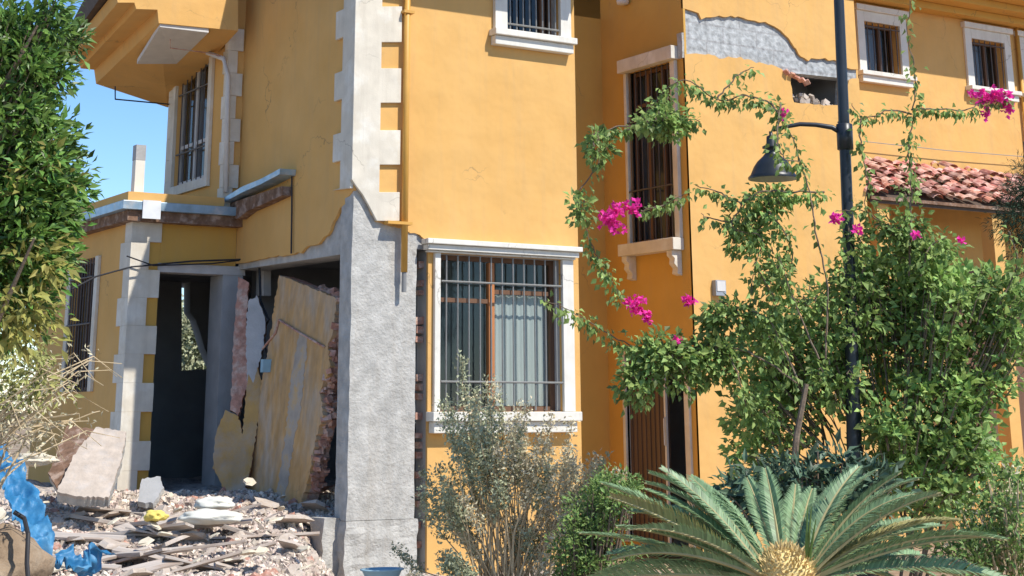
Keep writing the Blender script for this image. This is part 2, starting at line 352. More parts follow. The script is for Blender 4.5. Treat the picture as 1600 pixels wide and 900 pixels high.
# --- front plaster skin of the corner block
up_hole = PY([(788, -90), (872, -80), (874, 57), (790, 50)], YF1)
gw = [onY(685, 404, YF1), onY(877, 404, YF1)]
GWx0, GWx1 = onY(685, 520, YF1).x, onY(877, 520, YF1).x; GWz1 = onY(780, 401, YF1).z; GWz0 = onY(780, 643, YF1).z
UWx0, UWx1 = onY(789, 40, YF1).x, onY(872, 40, YF1).x; UWz0 = onY(830, 55, YF1).z; UWz1 = UWz0 + 1.25
crack = [xz(a, b, YF1) for a, b in jag([(549,281),(556,292),(566,305),(575,322),(588,346),(606,352),(630,358),(640,364),(655,366),(664,374),(669,392)], 6, 1.5, 1)]
XG = onY(669, 600, YF1).x
out = [(X1, ZTOP)] + crack + [(XG, .15), (XR1, .15), (XR1, ZTOP)]
W = MB().prism([[Vector((a, YF1, b)) for a, b in out], rectY(GWx0, GWx1, GWz0, GWz1, YF1), rectY(UWx0, UWx1, UWz0, UWz1, YF1)], (0, .03, 0))
part('front_wall', W, M['stucco'], H)
# masonry core behind the plaster
W = MB().prism([rectY(XG + .01, XR1 - .01, .1, 3.0, YF1 + .034), rectY(GWx0, GWx1, GWz0, GWz1, YF1 + .034)], (0, .2, 0))
W.prism([rectY(X1 + .012, XR1 - .01, 3.004, ZTOP - .01, YF1 + .034), rectY(UWx0, UWx1, UWz0, UWz1, YF1 + .034)], (0, .2, 0))
part('wall_core', W, M['concrete_smooth'], H)
# --- bare corner pillar
zt = onY(600, 270, YF1).z
c = MB()
# rough rendered column: subdivided, slightly uneven faces
def rough_col(mb, x0, x1, y0, y1, z0, z1, n=26, amp=.012, seed=0):
    loop = [(x0, y0), (x1, y0), (x1, y1), (x0, y1)]; k = 8; ring = []
    for i in range(4):
        a, b = loop[i], loop[(i + 1) % 4]
        for t in range(k): ring.append((a[0] + (b[0]-a[0])*t/k, a[1] + (b[1]-a[1])*t/k))
    vs = []; fs = []; m = len(ring)
    for j in range(n + 1):
        z = z0 + (z1 - z0) * j / n
        for x, y in ring:
            d = noise.noise_vector(Vector((x * 7 + seed, y * 7, z * 6))) * amp
            vs.append((x + d.x, y + abs(d.y) * .8, z))
    for j in range(n):
        for i in range(m): fs.append((j*m+i, j*m+(i+1)%m, (j+1)*m+(i+1)%m, (j+1)*m+i))
    fs += [tuple(range(m))[::-1], tuple(n*m+i for i in range(m))]
    return mb.add(vs, fs)
zb = onY(600, 812, YF1).z
rough_col(c, X1 + .006, XP, YF1 + .012, YF1 + .24, zb, zt)
part('corner_pillar', c, M['concrete'], H, smooth=False)
c = MB(); rough_col(c, X1 - .015, XP + .035, YF1 - .012, YF1 + .24, 0, zb - .004, n=14, amp=.05, seed=5); rough_col(c, X1 - .16, X1 + .2, YF1 + .12, YF1 + .34, 0, zb + .02, n=8, amp=.05, seed=8); part('pillar_footing', c, M['concrete'], H)
# torn brick jamb in the gap beside the pillar
c = MB()
for k in range(34):
    z = .3 + k * .083
    if z > 2.9: break
    if random.random() < .35: continue
    c.obox((XG + .0 + U(-.03, .02), YF1 + .17, z), .03 + U(0, .025), .06, U(.02, .034), Euler((0, U(-.1, .1), U(-.15, .15))).to_matrix())
part('torn_brick_edge', c, M['brick'], H)
# quoins
def toothed(strip, tooth, gaps, top, bottompts): pass
q = [(549,-90),(549,280),(557,291),(567,304),(576,320),(589,345),(622,345)]
for a, b in [(300,257),(203,160),(106,65),(9,-28)]: q += [(622,a),(590,a),(590,b),(622,b)]
q += [(622,-90)]
XQ1 = onY(622, 300, YF1).x; XQ0 = onY(590, 300, YF1).x
qq = []
for a, b in q:
    p = onY(a, b, YF1 - .035)
    x = X1 - .035 if a == 549 else (XQ1 if a == 622 else (XQ0 if a == 590 else p.x)); qq.append(Vector((x, YF1 - .035, p.z)))
part('corner_quoin', MB().prism([qq], (0, .033, 0)), M['stone'], H, bevel=.004)
YQ1 = onX(526, 200, X1).y; YQ0 = onX(538, 200, X1).y
q = [(549,-90),(549,281),(545,300)]
qq = [Vector((X1 - .035, YF1 - .002, onX(546, z, X1).z)) for z in (-90, 296)]
zz = [(296,253),(210,158),(115,63),(20,-32)]
qq += [Vector((X1 - .035, YQ1, onX(530, 300, X1).z))]
for a, b in zz:
    qq += [Vector((X1-.035, YQ1, onX(530, a, X1).z)), Vector((X1-.035, YQ0, onX(530, a, X1).z)), Vector((X1-.035, YQ0, onX(530, b, X1).z)), Vector((X1-.035, YQ1, onX(530, b, X1).z))]
qq = qq[:2] + qq[3:]
qq += [Vector((X1-.035, YQ1, onX(530, -90, X1).z))]
part('corner_quoin', MB().prism([qq], (.033, 0, 0)), M['stone'], H, bevel=.004)
# --- left (shaded) wall of the block
beam = [(546,-150),(546,298),(538,318),(530,326),(524,342),(517,352),(512,368),(498,380),(482,386),(470,394),(440,399),(405,404),(385,410)]
pl = PX(beam[:1] + jag(beam[1:], 6, 1.8, 2), X1); pl[0].z = ZTOP
for p in pl[:2]: p.y = YF1 + .002
pl += [Vector((X1, YA, onX(368, 412, X1).z)), Vector((X1, YA, ZTOP))]
part('side_wall', MB().prism([pl], (.03, 0, 0)), M['stucco'], H)
zbm = onX(450, 408, X1).z; zbeam0 = onX(535, 396, X1).z
W = MB().prism([[Vector((X1 + .034, YF1 + .245, zbeam0)), Vector((X1 + .034, YA + .02, onX(375, 420, X1).z)), Vector((X1 + .034, YA + .02, zbeam0 + .75)), Vector((X1 + .034, YF1 + .245, zbeam0 + .75))]], (.3, 0, 0))
W.box(X1 + .034, X1 + .234, YF1 + .24, YA, zbeam0 + .754, ZTOP - .01)
part('edge_beam', W, M['concrete'], H)
# inner floors, roof slab, partitions and outer back walls
XI = XR1 - .05
W = MB(); W.box(X1 + .35, XI, YF1 + .3, YB + .25, zbeam0 + .1, zbeam0 + .35); W.box(X1 + .35, X2 + .1, YB + .251, YBACK - .2, zbeam0 + .1, zbeam0 + .35); W.box(XA + .2, X1 + .345, YA + .25, 18.6, zbeam0 + .1, zbeam0 + .35)
part('floor_slab', W, M['interior'], H)
W = MB(); W.box(XA + .1, XI, YA + .1, YB + .25, .3, .62); W.box(XA + .1, X2 + .1, YB + .251, 18.6, .3, .62); W.box(X1 + .3, XI, YF1 + .3, YA + .09, .3, .6)
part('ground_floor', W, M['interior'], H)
hole = [xz(a, b, 18.4) for a, b in [(284,438),(297,438),(297,488),(306,500),(313,520),(320,545),(334,576),(284,579)]]
slit = [xz(a, b, 18.4) for a, b in [(284,431),(333,431),(333,434),(284,435)]]
W = MB().prism([rectY(XA + .1, X2 + .1, .4, 3.3, 18.4)] + [[Vector((a, 18.4, b)) for a, b in h_] for h_ in (hole, slit)], (0, .2, 0))
part('back_wall', W, M['interior'], H)
W = MB(); W.box(XI - .1, XI - .01, YF1 + .3, 18.39, .6, 3.2); W.box(X1 + .35, XI - .11, 15.9, 16.0, .6, 3.2)
W.box(X1 + .24, XI, YBL - .3, YBL - .2, 3.3, ZTOP)
W.box(X2 + .11, X2 + .19, YB + .25, 18.6, .1, ZTOP - .01)
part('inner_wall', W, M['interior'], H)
# right flank of the corner block (turned away) and the recessed wall
part('flank_wall', MB().box(XR1 - .03, XR1 - .001, YF1 + .031, YB, .1, ZTOP), M['stucco'], H)
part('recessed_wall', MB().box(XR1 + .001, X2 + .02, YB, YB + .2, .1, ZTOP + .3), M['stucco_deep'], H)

def grid_bars(mb, axis, c, a0, a1, z0, z1, nv, hz, r=.008):
    for i in range(nv):
        a = a0 + (a1 - a0) * (i + .5) / nv
        p = (lambda z: (a, c, z)) if axis == 'Y' else (lambda z: (c, a, z))
        mb.tube([p(z0), p(z1)], r, 6)
    for z in hz:
        q_ = (lambda a: (a, c - .012, z)) if axis == 'Y' else (lambda a: (c - .012, a, z))
        mb.tube([q_(a0), q_(a1)], r * 1.25, 6)
def window_unit(axis, c, a0, a1, z0, z1, frame_mat, depth=.10, mull=(.5,), bars=7, hz=(.2, .8), bar_mat='iron', curtain=None, gl='glass', fw=.045, name='window', bar_out=-.02, rail=None, lining=True):
    """axis 'Y': opening in a wall facing -Y at Y=c; 'X': facing -X at X=c"""
    def bx(mb, u0, u1, d0, d1, zz0, zz1):
        if axis == 'Y': mb.box(u0, u1, c + d0, c + d1, zz0, zz1)
        else: mb.box(c + d0, c + d1, u0, u1, zz0, zz1)
    f = MB(); d = depth
    bx(f, a0, a0 + fw, d, d + .05, z0, z1); bx(f, a1 - fw, a1, d, d + .05, z0, z1)
    bx(f, a0 + fw, a1 - fw, d, d + .05, z0, z0 + fw); bx(f, a0 + fw, a1 - fw, d, d + .05, z1 - fw, z1)
    wo = part(name, f, M[frame_mat], H)
    mm = MB()
    for t in mull: u = a0 + (a1 - a0) * t; bx(mm, u - fw * .55, u + fw * .55, d - .01, d + .06, z0 + fw, z1 - fw)
    if rail is not None: zz = z0 + (z1 - z0) * rail; bx(mm, a0 + fw, a1 - fw, d + .002, d + .045, zz - .02, zz + .02)
    if mm.v: part('mullion', mm, M[frame_mat], wo)
    p = MB()
    if axis == 'Y': p.add([(a0 + fw, c + d + .02, z0 + fw), (a1 - fw, c + d + .02, z0 + fw), (a1 - fw, c + d + .02, z1 - fw), (a0 + fw, c + d + .02, z1 - fw)], [(0,1,2,3)])
    else: p.add([(c + d + .02, a1 - fw, z0 + fw), (c + d + .02, a0 + fw, z0 + fw), (c + d + .02, a0 + fw, z1 - fw), (c + d + .02, a1 - fw, z1 - fw)], [(0,1,2,3)])
    part('pane', p, M[gl], wo)
    if curtain:
        for t0, t1, zc0, zc1 in curtain:
            cm = MB(); u0 = a0 + (a1 - a0) * t0; u1 = a0 + (a1 - a0) * t1; zA = z0 + (z1 - z0) * zc0; zB = z0 + (z1 - z0) * zc1
            n = 40; vs = []
            for i in range(n + 1):
                u = u0 + (u1 - u0) * i / n; off = d + .10 + .018 * math.sin(i * 1.35)
                for z in (zA, zB): vs.append((u, c + off, z) if axis == 'Y' else (c + off, u, z))
            cm.add(vs, [(2*i, 2*i+2, 2*i+3, 2*i+1) for i in range(n)]); part('curtain', cm, M['curtain'], wo, smooth=True)
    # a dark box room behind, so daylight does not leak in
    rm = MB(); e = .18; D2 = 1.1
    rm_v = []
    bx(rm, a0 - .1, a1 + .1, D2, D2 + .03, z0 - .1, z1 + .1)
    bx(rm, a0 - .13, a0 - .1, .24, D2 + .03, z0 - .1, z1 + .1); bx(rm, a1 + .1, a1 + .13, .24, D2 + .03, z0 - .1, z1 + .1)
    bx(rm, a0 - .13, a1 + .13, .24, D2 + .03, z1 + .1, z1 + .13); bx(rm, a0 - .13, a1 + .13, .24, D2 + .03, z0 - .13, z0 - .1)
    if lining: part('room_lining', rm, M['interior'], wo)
    if bars:
        b = MB(); grid_bars(b, axis, c + bar_out, a0 + .01, a1 - .01, z0 + .01, z1 - .01, bars, [z0 + (z1 - z0) * t for t in hz])
        part('window_bars', b, M[bar_mat], wo)
    return wo
# ground floor barred window with its stone surround
wg = window_unit('Y', YF1, GWx0, GWx1, GWz0, GWz1, 'frame_brown', depth=.12, mull=(), bars=11, hz=(.185, .82), curtain=None, gl='glass')
m = MB(); t = (780 - 685) / 192.; u = GWx0 + (GWx1 - GWx0) * .475
m.box(u - .03, u + .03, YF1 + .11, YF1 + .17, GWz0 + .05, GWz1 - .05); part('wooden_mullion', m, M['frame_orange'], wg)
m = MB(); zc = onY(820, 458, YF1).z
n = 60; vs = []
for i in range(n + 1):
    uu = u + .05 + (GWx1 - u - .08) * i / n
    for z in (GWz0 + .05, zc): vs.append((uu, YF1 + .195 + .005 * math.sin(i * 1.1), z))
m.add(vs, [(2*i, 2*i+2, 2*i+3, 2*i+1) for i in range(n)]); part('curtain', m, M['curtain'], wg, smooth=True)
m = MB(); m.box(u + .03, GWx1 - .05, YF1 + .125, YF1 + .15, zc - .01, zc + .03); m.box(GWx0 + .05, u - .03, YF1 + .125, YF1 + .15, zc - .1, zc - .06); part('sash_rail', m, M['frame_brown'], wg)
XL0, XL1 = onY(658, 390, YF1).x, onY(899, 395, YF1).x; zl = [onY(700, v, YF1).z for v in (376, 384, 393, 403)]
L_ = MB(); L_.box(XL0, XL1, YF1 - .13, YF1 - .001, zl[1], zl[0]); L_.box(XL0 + .02, XL1 - .02, YF1 - .095, YF1 - .001, zl[2], zl[1] - .003); L_.box(XL0 + .04, XL1 - .04, YF1 - .065, YF1 - .001, GWz1 + .002, zl[2] - .003)
part('window_lintel', L_, M['stone_white'], H, bevel=.006)
for a0, a1 in ((onY(676, 520, YF1).x, GWx0), (GWx1, onY(894, 520, YF1).x)):
    part('window_jamb', MB().box(a0, a1, YF1 - .04, YF1 - .001, GWz0, GWz1), M['stone_white'], H, bevel=.004)
s0, s1 = onY(665, 660, YF1).x, onY(897, 660, YF1).x; zs = [onY(780, v, YF1).z for v in (645, 658, 676)]
L_ = MB(); L_.box(s0, s1, YF1 - .14, YF1 - .001, zs[1], GWz0 - .002); L_.box(s0 + .03, s1 - .03, YF1 - .10, YF1 - .001, zs[2], zs[1] - .003)
part('window_sill', L_, M['stone_white'], H, bevel=.006)
# upper window of the corner block
window_unit('Y', YF1, UWx0, UWx1, UWz0, UWz1, 'frame_brown', depth=.12, mull=(.82,), bars=8, hz=(.06, .5), bar_mat='iron', gl='glass_dark', fw=.04)
for a0, a1 in ((onY(770, 30, YF1).x, UWx0), (UWx1, onY(888, 30, YF1).x)):
    part('window_jamb', MB().box(a0, a1, YF1 - .05, YF1 - .001, UWz0, UWz1), M['stone_white'], H, bevel=.004)
s0, s1 = onY(764, 70, YF1).x, onY(891, 70, YF1).x; zs = [onY(830, v, YF1).z for v in (56, 65, 79)]
L_ = MB(); L_.box(s0, s1, YF1 - .13, YF1 - .001, zs[1], UWz0 - .002); L_.box(s0 + .02, s1 - .02, YF1 - .09, YF1 - .001, zs[2], zs[1] - .003); part('window_sill', L_, M['stone_white'], H, bevel=.006)
# drain pipe
xp = onY(628, 300, YF1).x; zp0 = onY(626, 425, YF1 - .06).z; zp1 = onY(624, 456, YF1 - .06).z
dp = part('drain_pipe', MB().tube([(xp, YF1 - .06, zp0), (xp, YF1 - .06, ZTOP)], .03, 12), M['pipe'], H, smooth=True)
part('pipe_end', MB().tube([(xp, YF1 - .06, zp1), (xp, YF1 - .06, zp0 - .002)], .022, 10), M['pipe_grey'], dp)
for pz in (349, 18):
    b = MB(); z = onY(628, pz, YF1 - .06).z; b.box(xp - (.19 if pz > 100 else .05), xp + .06, YF1 - .1, YF1 - .01, z - .013, z + .013); part('pipe_bracket', b, M['pipe'], dp)

# --- bay with the barred window above the annex
zb0 = onY(350, 330, YA).z; zAt_ = onY(210, 345, YA).z
bw = PX([(281,107),(332,87),(334,270),(281,285)], XB)
BWy0, BWy1 = bw[1].y, bw[0].y; BWz0, BWz1 = onX(305, 283, XB).z, onX(305, 100, XB).z
W = MB().prism([rectX(YA, YBL, zAt_ + .003, ZTOP, XB), rectX(BWy0, BWy1, BWz0, BWz1, XB)], (.2, 0, 0))
W.box(XB + .201, X1 - .001, YA + .001, YA + .2, zb0, ZTOP); W.box(XB + .201, X1 + 2, YBL - .2, YBL, zb0, ZTOP)
part('bay_wall', W, M['stucco'], H)
window_unit('X', XB, BWy0, BWy1, BWz0, BWz1, 'frame_white', depth=.04, mull=(.5,), bars=0, gl='glass_dark', fw=.05, rail=.33)
b = MB(); grid_bars(b, 'X', XB + .015, BWy0 + .02, BWy1 - .02, BWz0 + .02, BWz1 - .02, 7, [BWz0 + (BWz1-BWz0) * t for t in (.27, .78)]); part('window_bars', b, M['iron_dark'], H)
for rng in ((BWy0 - .09, BWy0, BWz0 - .1, BWz1 + .1), (BWy1, BWy1 + .09, BWz0 - .1, BWz1 + .1), (BWy0, BWy1, BWz1, BWz1 + .1), (BWy0, BWy1, BWz0 - .1, BWz0)):
    part('window_surround', MB().box(XB - .04, XB - .001, *rng), M['stone'], H, bevel=.004)
q = MB(); q2 = MB(); z = zb0; k = 0
while z < ZTOP - .7:
    h_ = .24; q.box(XB - .03, (X1 - .02) if k % 2 else XB + .08, YA - .03, YA - .001, z, z + h_ - .002)
    q.box(XB - .03, XB - .001, YA, YA + (.12 if k % 2 else .2) * .55, z, z + h_ - .002)
    q2.box(XB - .03, XB - .001, YBL - (.2 if k % 2 else .12), YBL + .02, z, z + h_ - .002); z += h_; k += 1
part('bay_quoin', q, M['stone'], H, bevel=.003); part('bay_quoin', q2, M['stone'], H, bevel=.003)
q = MB(); q.tube([onY(353, 300, YA - .06), onY(356, 120, YA - .06), onY(350, 92, YA - .06), onX(318, 80, XB - .1), onX(322, 66, XB - .1)], .026, 8); part('bay_drain_pipe', q, M['frame_white'], H, smooth=True)

# --- annex: column, door front, left wall
zAt = onY(210, 345, YA).z; xd0, xd1 = onY(241, 570, YA).x, onY(342, 570, YA).x; zd1 = onY(290, 422, YA).z
xq = onY(244, 500, YA).x
W = MB().prism([rectY(xd0, X1 - .003, zd1, zAt, YA)], (0, .2, 0)); W.box(XA, xd0 - .001, YA, YA + .2, .2, zAt)
part('annex_front_wall', W, M['stucco_deep'], H)
part('door_lintel', MB().box(xd0 - .02, X1 + .1, YA - .02, YA + .22, zd1 - .03, onY(290, 413, YA).z), M['plaster_back'], H)
part('door_jamb', MB().box(xd1, onY(374, 560, YA).x, YA - .012, YA + .32, .35, zd1 - .031), M['concrete_smooth'], H)
# annex column with quoins
q = MB(); z = .5; k = 0
while z < zAt - .1:
    h_ = .27; x_r = xd0 - .004 if k % 2 == 0 else onY(226, 500, YA).x
    q.box(XA - .03, x_r, YA - .03, YA - .001, z, z + h_ - .0015)
    q.box(XA - .03, XA - .001, YA, YA + (.16 if k % 2 == 0 else .28), z, z + h_ - .0015); z += h_; k += 1
part('annex_quoin', q, M['stone'], H)
aw = PX([(154,400),(116,412),(116,612),(154,612)], XA); ay0, ay1 = aw[0].y, aw[1].y; az1 = onX(135, 405, XA).z; az0 = onX(135, 612, XA).z
W = MB().prism([rectX(YA + .201, 18.6, .2, zAt, XA), rectX(ay0, ay1, az0, az1, XA)], (.2, 0, 0))
part('annex_side_wall', W, M['stucco'], H)
wa = window_unit('X', XA, ay0, ay1, az0, az1, 'frame_brown', depth=.06, mull=(.5,), bars=9, hz=(.15, .5, .85), bar_mat='iron_dark', gl='glass_dark', bar_out=-.03, lining=False)
for rng in ((ay0 - .1, ay0, az0, az1), (ay1, ay1 + .1, az0, az1)): part('window_surround', MB().box(XA - .035, XA - .001, *rng), M['stone'], H, bevel=.003)
# roof edge of the annex: timber band, tin flashing, orange parapet
zr = [onY(225, v, YA).z for v in (348, 332, 318, 303)]
W = MB(); W.box(XA - .12, X1 - .002, YA - .14, YAL + .15, zr[0] - .0, zr[1]); part('annex_roof_band', W, M['rust'], H)
W = MB(); W.box(XA - .19, X1 - .04, YA - .19, YAL + .2, zr[1] + .002, zr[2]); part('tin_flashing', W, M['tin'], H, bevel=.005)
W = MB(); W.box(XA - .12, XB - .04, YA - .12, YAL + .1, zr[2] + .002, zr[3]); part('annex_parapet', W, M['stucco'], H)
W = MB(); W.box(onY(212, 330, YA).x, onY(240, 330, YA).x, YA - .205, YA - .191, zr[0] + .02, zr[2] + .01); part('flashing_cap', W, M['tin_white'], H)
pp = onX(202, 300, XA + .1)
W = MB().box(pp.x - .05, pp.x + .05, YA + .2, YA + .3, zr[3] + .002, onY(202, 250, YA + .25).z); cp = part('roof_post', W, M['stone_white'], H)
W = MB().box(pp.x - .052, pp.x + .052, YA + .198, YA + .302, onY(202, 250, YA + .25).z + .001, onY(202, 226, YA + .25).z); part('post_top', W, M['concrete_smooth'], cp)
# torn tin canopy on the side wall
a = PX([(346,322),(375,308),(400,293),(430,281),(460,265),(459,274),(430,289),(400,302),(372,317),(347,328)], X1 - .02)
W = MB().prism([[Vector((X1 - .17, p.y, p.z)) for p in a]], (.168, 0, 0)); part('torn_canopy_flashing', W, M['tin'], H)
a = PX([(360,335),(362,322),(455,292),(456,306),(430,318),(402,330),(385,343)], X1); W = MB().prism([[Vector((X1 - .1, p.y, p.z)) for p in a]], (.098, 0, 0)); part('torn_canopy_timber', W, M['rust'], H)
part('wall_cable', MB().tube([onX(456, 272, X1 - .02), onX(456, 330, X1 - .02), onX(455, 396, X1 - .02)], .009, 6), M['cable'], H)
# cables sagging across the doorway
W = MB(); pts = [onY(112, 452, YA - .6), onY(150, 432, YA - .35), onY(205, 417, YA - .12), onY(300, 408, YA - .1), onY(390, 405, YA - .12), onY(394, 395, YA - .12), onY(402, 420, YA - .2)]
W.tube(pts, .009, 6); pts = [onY(198, 400, YA - .1), onY(240, 415, YA - .09), onY(330, 412, YA - .08), onY(398, 404, YA - .1)]; W.tube(pts, .007, 6); part('hanging_cable', W, M['cable'], H)

# --- stepped cornice over the bay, falling to the back
def loftprof(name, prof_a, Ya_, prof_b, Yb_, m_):
    a = [onY(x, y, Ya_) for x, y in prof_a]; b = [onY(x, y, Yb_) for x, y in prof_b]; n = len(a)
    mb = MB(); vs = a + b; fs = [(i, (i+1) % n, n + (i+1) % n, n + i) for i in range(n)]
    for tri in tessellate_polygon([a]): fs.append(tuple(tri))
    for tri in tessellate_polygon([b]): fs.append(tuple(n + i for i in tri[::-1]))
    mb.add(vs, fs); return part(name, mb, m_, H)
Yc0, Yc1 = YA - .35, YBL + .55
loftprof('stepped_cornice', [(180,-14),(184,4),(210,4),(213,14),(246,15),(248,36),(372,48),(372,-30)], Yc0,
         [(104,80),(106,98),(124,99),(126,107),(147,109),(150,131),(262,168),(262,60)], Yc1, M['stucco'])
loftprof('roof_edge', [(160,-55),(165,-16),(372,-32),(372,-70)], Yc0, [(98,62),(100,79),(262,58),(262,20)], Yc1, M['rafter'])
# white soffit panel
a = [onY(252, 40, Yc0 + .05), onY(366, 51, Yc0 + .05)]
b = [onY(222, 95, YA + .5), onY(277, 100, YA + .5)]
W = MB()
sp_ = [onY(250, 39, Yc0 + .02), onY(326, 48, Yc0 + .02), onY(276, 97, YA + .75), onY(214, 97, YA + .75)]
W.add([p + Vector((0, 0, -.02)) for p in sp_] + [p + Vector((0, 0, .03)) for p in sp_], [(0,1,2,3),(7,6,5,4),(0,4,5,1),(1,5,6,2),(2,6,7,3),(3,7,4,0)])
part('soffit_panel', W, M['frame_white'], H)
fx = onY(266, 55, YA); f_ = MB().obox(fx, .045, .045, .03); f_.tube([fx, onY(266, 75, YA), onY(320, 82, YA), onY(346, 88, YA)], .006, 5); part('ceiling_fixture', f_, M['brick'], H)
W = MB(); P_ = [onY(180, 135, YA + .9), onY(180, 155, YA + .9), onX(265, 163, XB - .02)]; W.tube(P_, .008, 5); part('bracket_wire', W, M['cable'], H)

# --- roof over the blocks (out of frame, gives the eave shadows)
zsh = onY(700, 18, YF1).z; pe = .62; drop = pe * math.tan(SUN_EL) / math.cos(SUN_OFF); ZE = zsh + drop
W = MB(); W.box(X1 - .06, XR1 + .1, YF1 - pe, YA - .36, ZE, ZE + .14); W.box(X1 - .05, XR1 + .05, YF1 - pe + .15, YA - .4, ZE - .1, ZE - .002)
W.box(X1 + .25, XR1 + .2, YA - .35, YBACK, ZE, ZE + .14); W.box(XR1 + .201, XR2 + .3, YB - .1, YBACK, 6.9, 7.05); W.box(X2 - .25, XR2 + .3, Y2 - .25, YB - .101, 6.9, 7.05)
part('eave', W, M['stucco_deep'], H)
W = MB(); e = ZE + .141
W.add([(X1-.08,YF1-pe-.05,e),(XR1+.2,YF1-pe-.05,e),(XR1+.2,YBACK,e),(X1-.08,YBACK,e),(X1+1.2,YF1+2,e+.8),(XR1-.4,YF1+2,e+.8)],[(0,1,5,4),(1,2,5),(2,3,4,5),(3,0,4)])
W.add([(X2-.3,Y2-.3,7.051),(XR2+.35,Y2-.3,7.051),(XR2+.35,YBACK,7.051),(X2-.3,YBACK,7.051),(X2+1,Y2+2,7.8),(XR2-1,Y2+2,7.8)],[(0,1,5,4),(1,2,5),(2,3,4,5),(3,0,4)])
part('tiled_roof', W, M['tile'], H)
W = MB(); W.prism([[Vector((X1 + .02, YF1 + .1, ZE + .142)), Vector((X1 + .02, YA + 2.5, ZE + .142)), Vector((X1 + .02, YA + .5, ZE + 1.7)), Vector((X1 + .02, YF1 + 1.6, ZE + 1.25))]], (.2, 0, 0)); part('added_shade_gable', W, M['stucco'], H)  # added out of view to keep the sun off the bay cornice front
# fill the upper storey of the corner block up to the eave
W = MB(); W.box(X1 + .001, XR1 - .031, YF1 + .001, YF1 + .23, ZTOP + .001, ZE - .101); W.box(X1 + .001, X1 + .23, YF1 + .231, YA - .36, ZTOP + .001, ZE - .101); part('upper_band', W, M['stucco'], H)

# --- stair block: side wall with tall window and metal door
sw = PX([(984,118),(1052,100),(1058,372),(986,380)], X2); sy1, sy0 = sw[0].y, sw[1].y
sy1 = onX(986, 250, X2).y; sy0 = onX(1056, 250, X2).y; sz0 = onX(1020, 378, X2).z; sz1 = onX(1015, 106, X2).z
dy1 = onX(980, 640, X2).y; dy0 = onX(1072, 640, X2).y; dz1 = onX(1020, 553, X2).z
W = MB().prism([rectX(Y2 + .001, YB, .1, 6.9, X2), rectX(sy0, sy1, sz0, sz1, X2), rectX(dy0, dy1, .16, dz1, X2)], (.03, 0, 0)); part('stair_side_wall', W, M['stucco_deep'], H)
ws = window_unit('X', X2, sy0, sy1, sz0, sz1, 'frame_brown', depth=.07, mull=(.33, .66), bars=8, hz=(.3, .7), bar_mat='iron_dark', gl='glass_dark', bar_out=-.03, rail=.8)
part('window_lintel', MB().box(X2 - .12, X2 - .001, sy0 - .13, sy1 + .08, sz1 + .002, sz1 + .16), M['stone'], H, bevel=.006)
for r0, r1 in ((sy0 - .09, sy0), (sy1, sy1 + .05)): part('window_jamb', MB().box(X2 - .05, X2 - .001, r0, r1, sz0, sz1), M['stone'], H, bevel=.004)
part('window_sill', MB().box(X2 - .16, X2 - .001, sy0 - .1, sy1 + .1, sz0 - .14, sz0 - .002), M['stone'], H, bevel=.008)
for yc in (sy0 + .0, sy1 - .0):
    cb = MB()
    pr = [(0,0),(-.14,0),(-.14,-.06),(-.10,-.09),(-.11,-.15),(-.06,-.2),(-.07,-.26),(0,-.28)]
    cb.prism([[Vector((X2 - .001 + a, yc - .05, sz0 - .142 + b)) for a, b in pr]], (0, .1, 0)); part('sill_corbel', cb, M['stone'], H, bevel=.004)
# broken concrete beside the lintel
cb = MB(); rough_col(cb, X2 - .03, X2 - .001, Y2 + .0, sy0 - .14, sz1 + .0, sz1 + .3, n=5, amp=.02); part('broken_plaster_patch', cb, M['concrete'], H)
# door
d = MB(); ysp = onX(1036, 640, X2).y
nr = 16
for i in range(nr):
    y = ysp + (dy1 - ysp) * i / nr; d.box(X2 + .05 - (.012 if i % 2 else 0), X2 + .09, y, y + (dy1 - ysp) / nr - .0008, .17, dz1 - .01)
dr = part('entrance_door', d, M['door'], H)
part('door_handle', MB().tube([(X2 + .03, ysp - .01, 1.2), (X2 + .0, ysp - .01, 1.22), (X2 + .0, ysp - .01, 1.5), (X2 + .03, ysp - .01, 1.52)], .009, 6), M['frame_white'], dr)
part('door_edge_trim', MB().box(X2 + .02, X2 + .048, ysp - .02, ysp + .012, .17, dz1 - .01), M['frame_white'], dr)
fr = MB(); fr.box(X2 - .03, X2 + .04, dy1, dy1 + .05, .15, dz1); fr.box(X2 - .03, X2 + .06, dy0 - .09, dy0, .15, dz1); fr.box(X2 - .03, X2 + .04, dy0 - .09, dy1 + .05, dz1 + .001, dz1 + .08)
part('door_frame', fr, M['stone'], H, bevel=.004)
W = MB(); W.box(X2 + 1.2, X2 + 1.25, Y2 + .3, YBACK, .1, 6.5); W.box(X2 + .2, X2 + 1.19, YB + .1, YB + .15, .1, 6.5); part('stair_inner_wall', W, M['interior'], H)
p = onX(975, 3, X2 - .06); part('wall_light', MB().lathe((X2 - .08, p.y, p.z - .04), [(0, 0), (.07, .01), (.08, .05), (.05, .1), (0, .11)], 14), M['frame_white'], H, smooth=True)

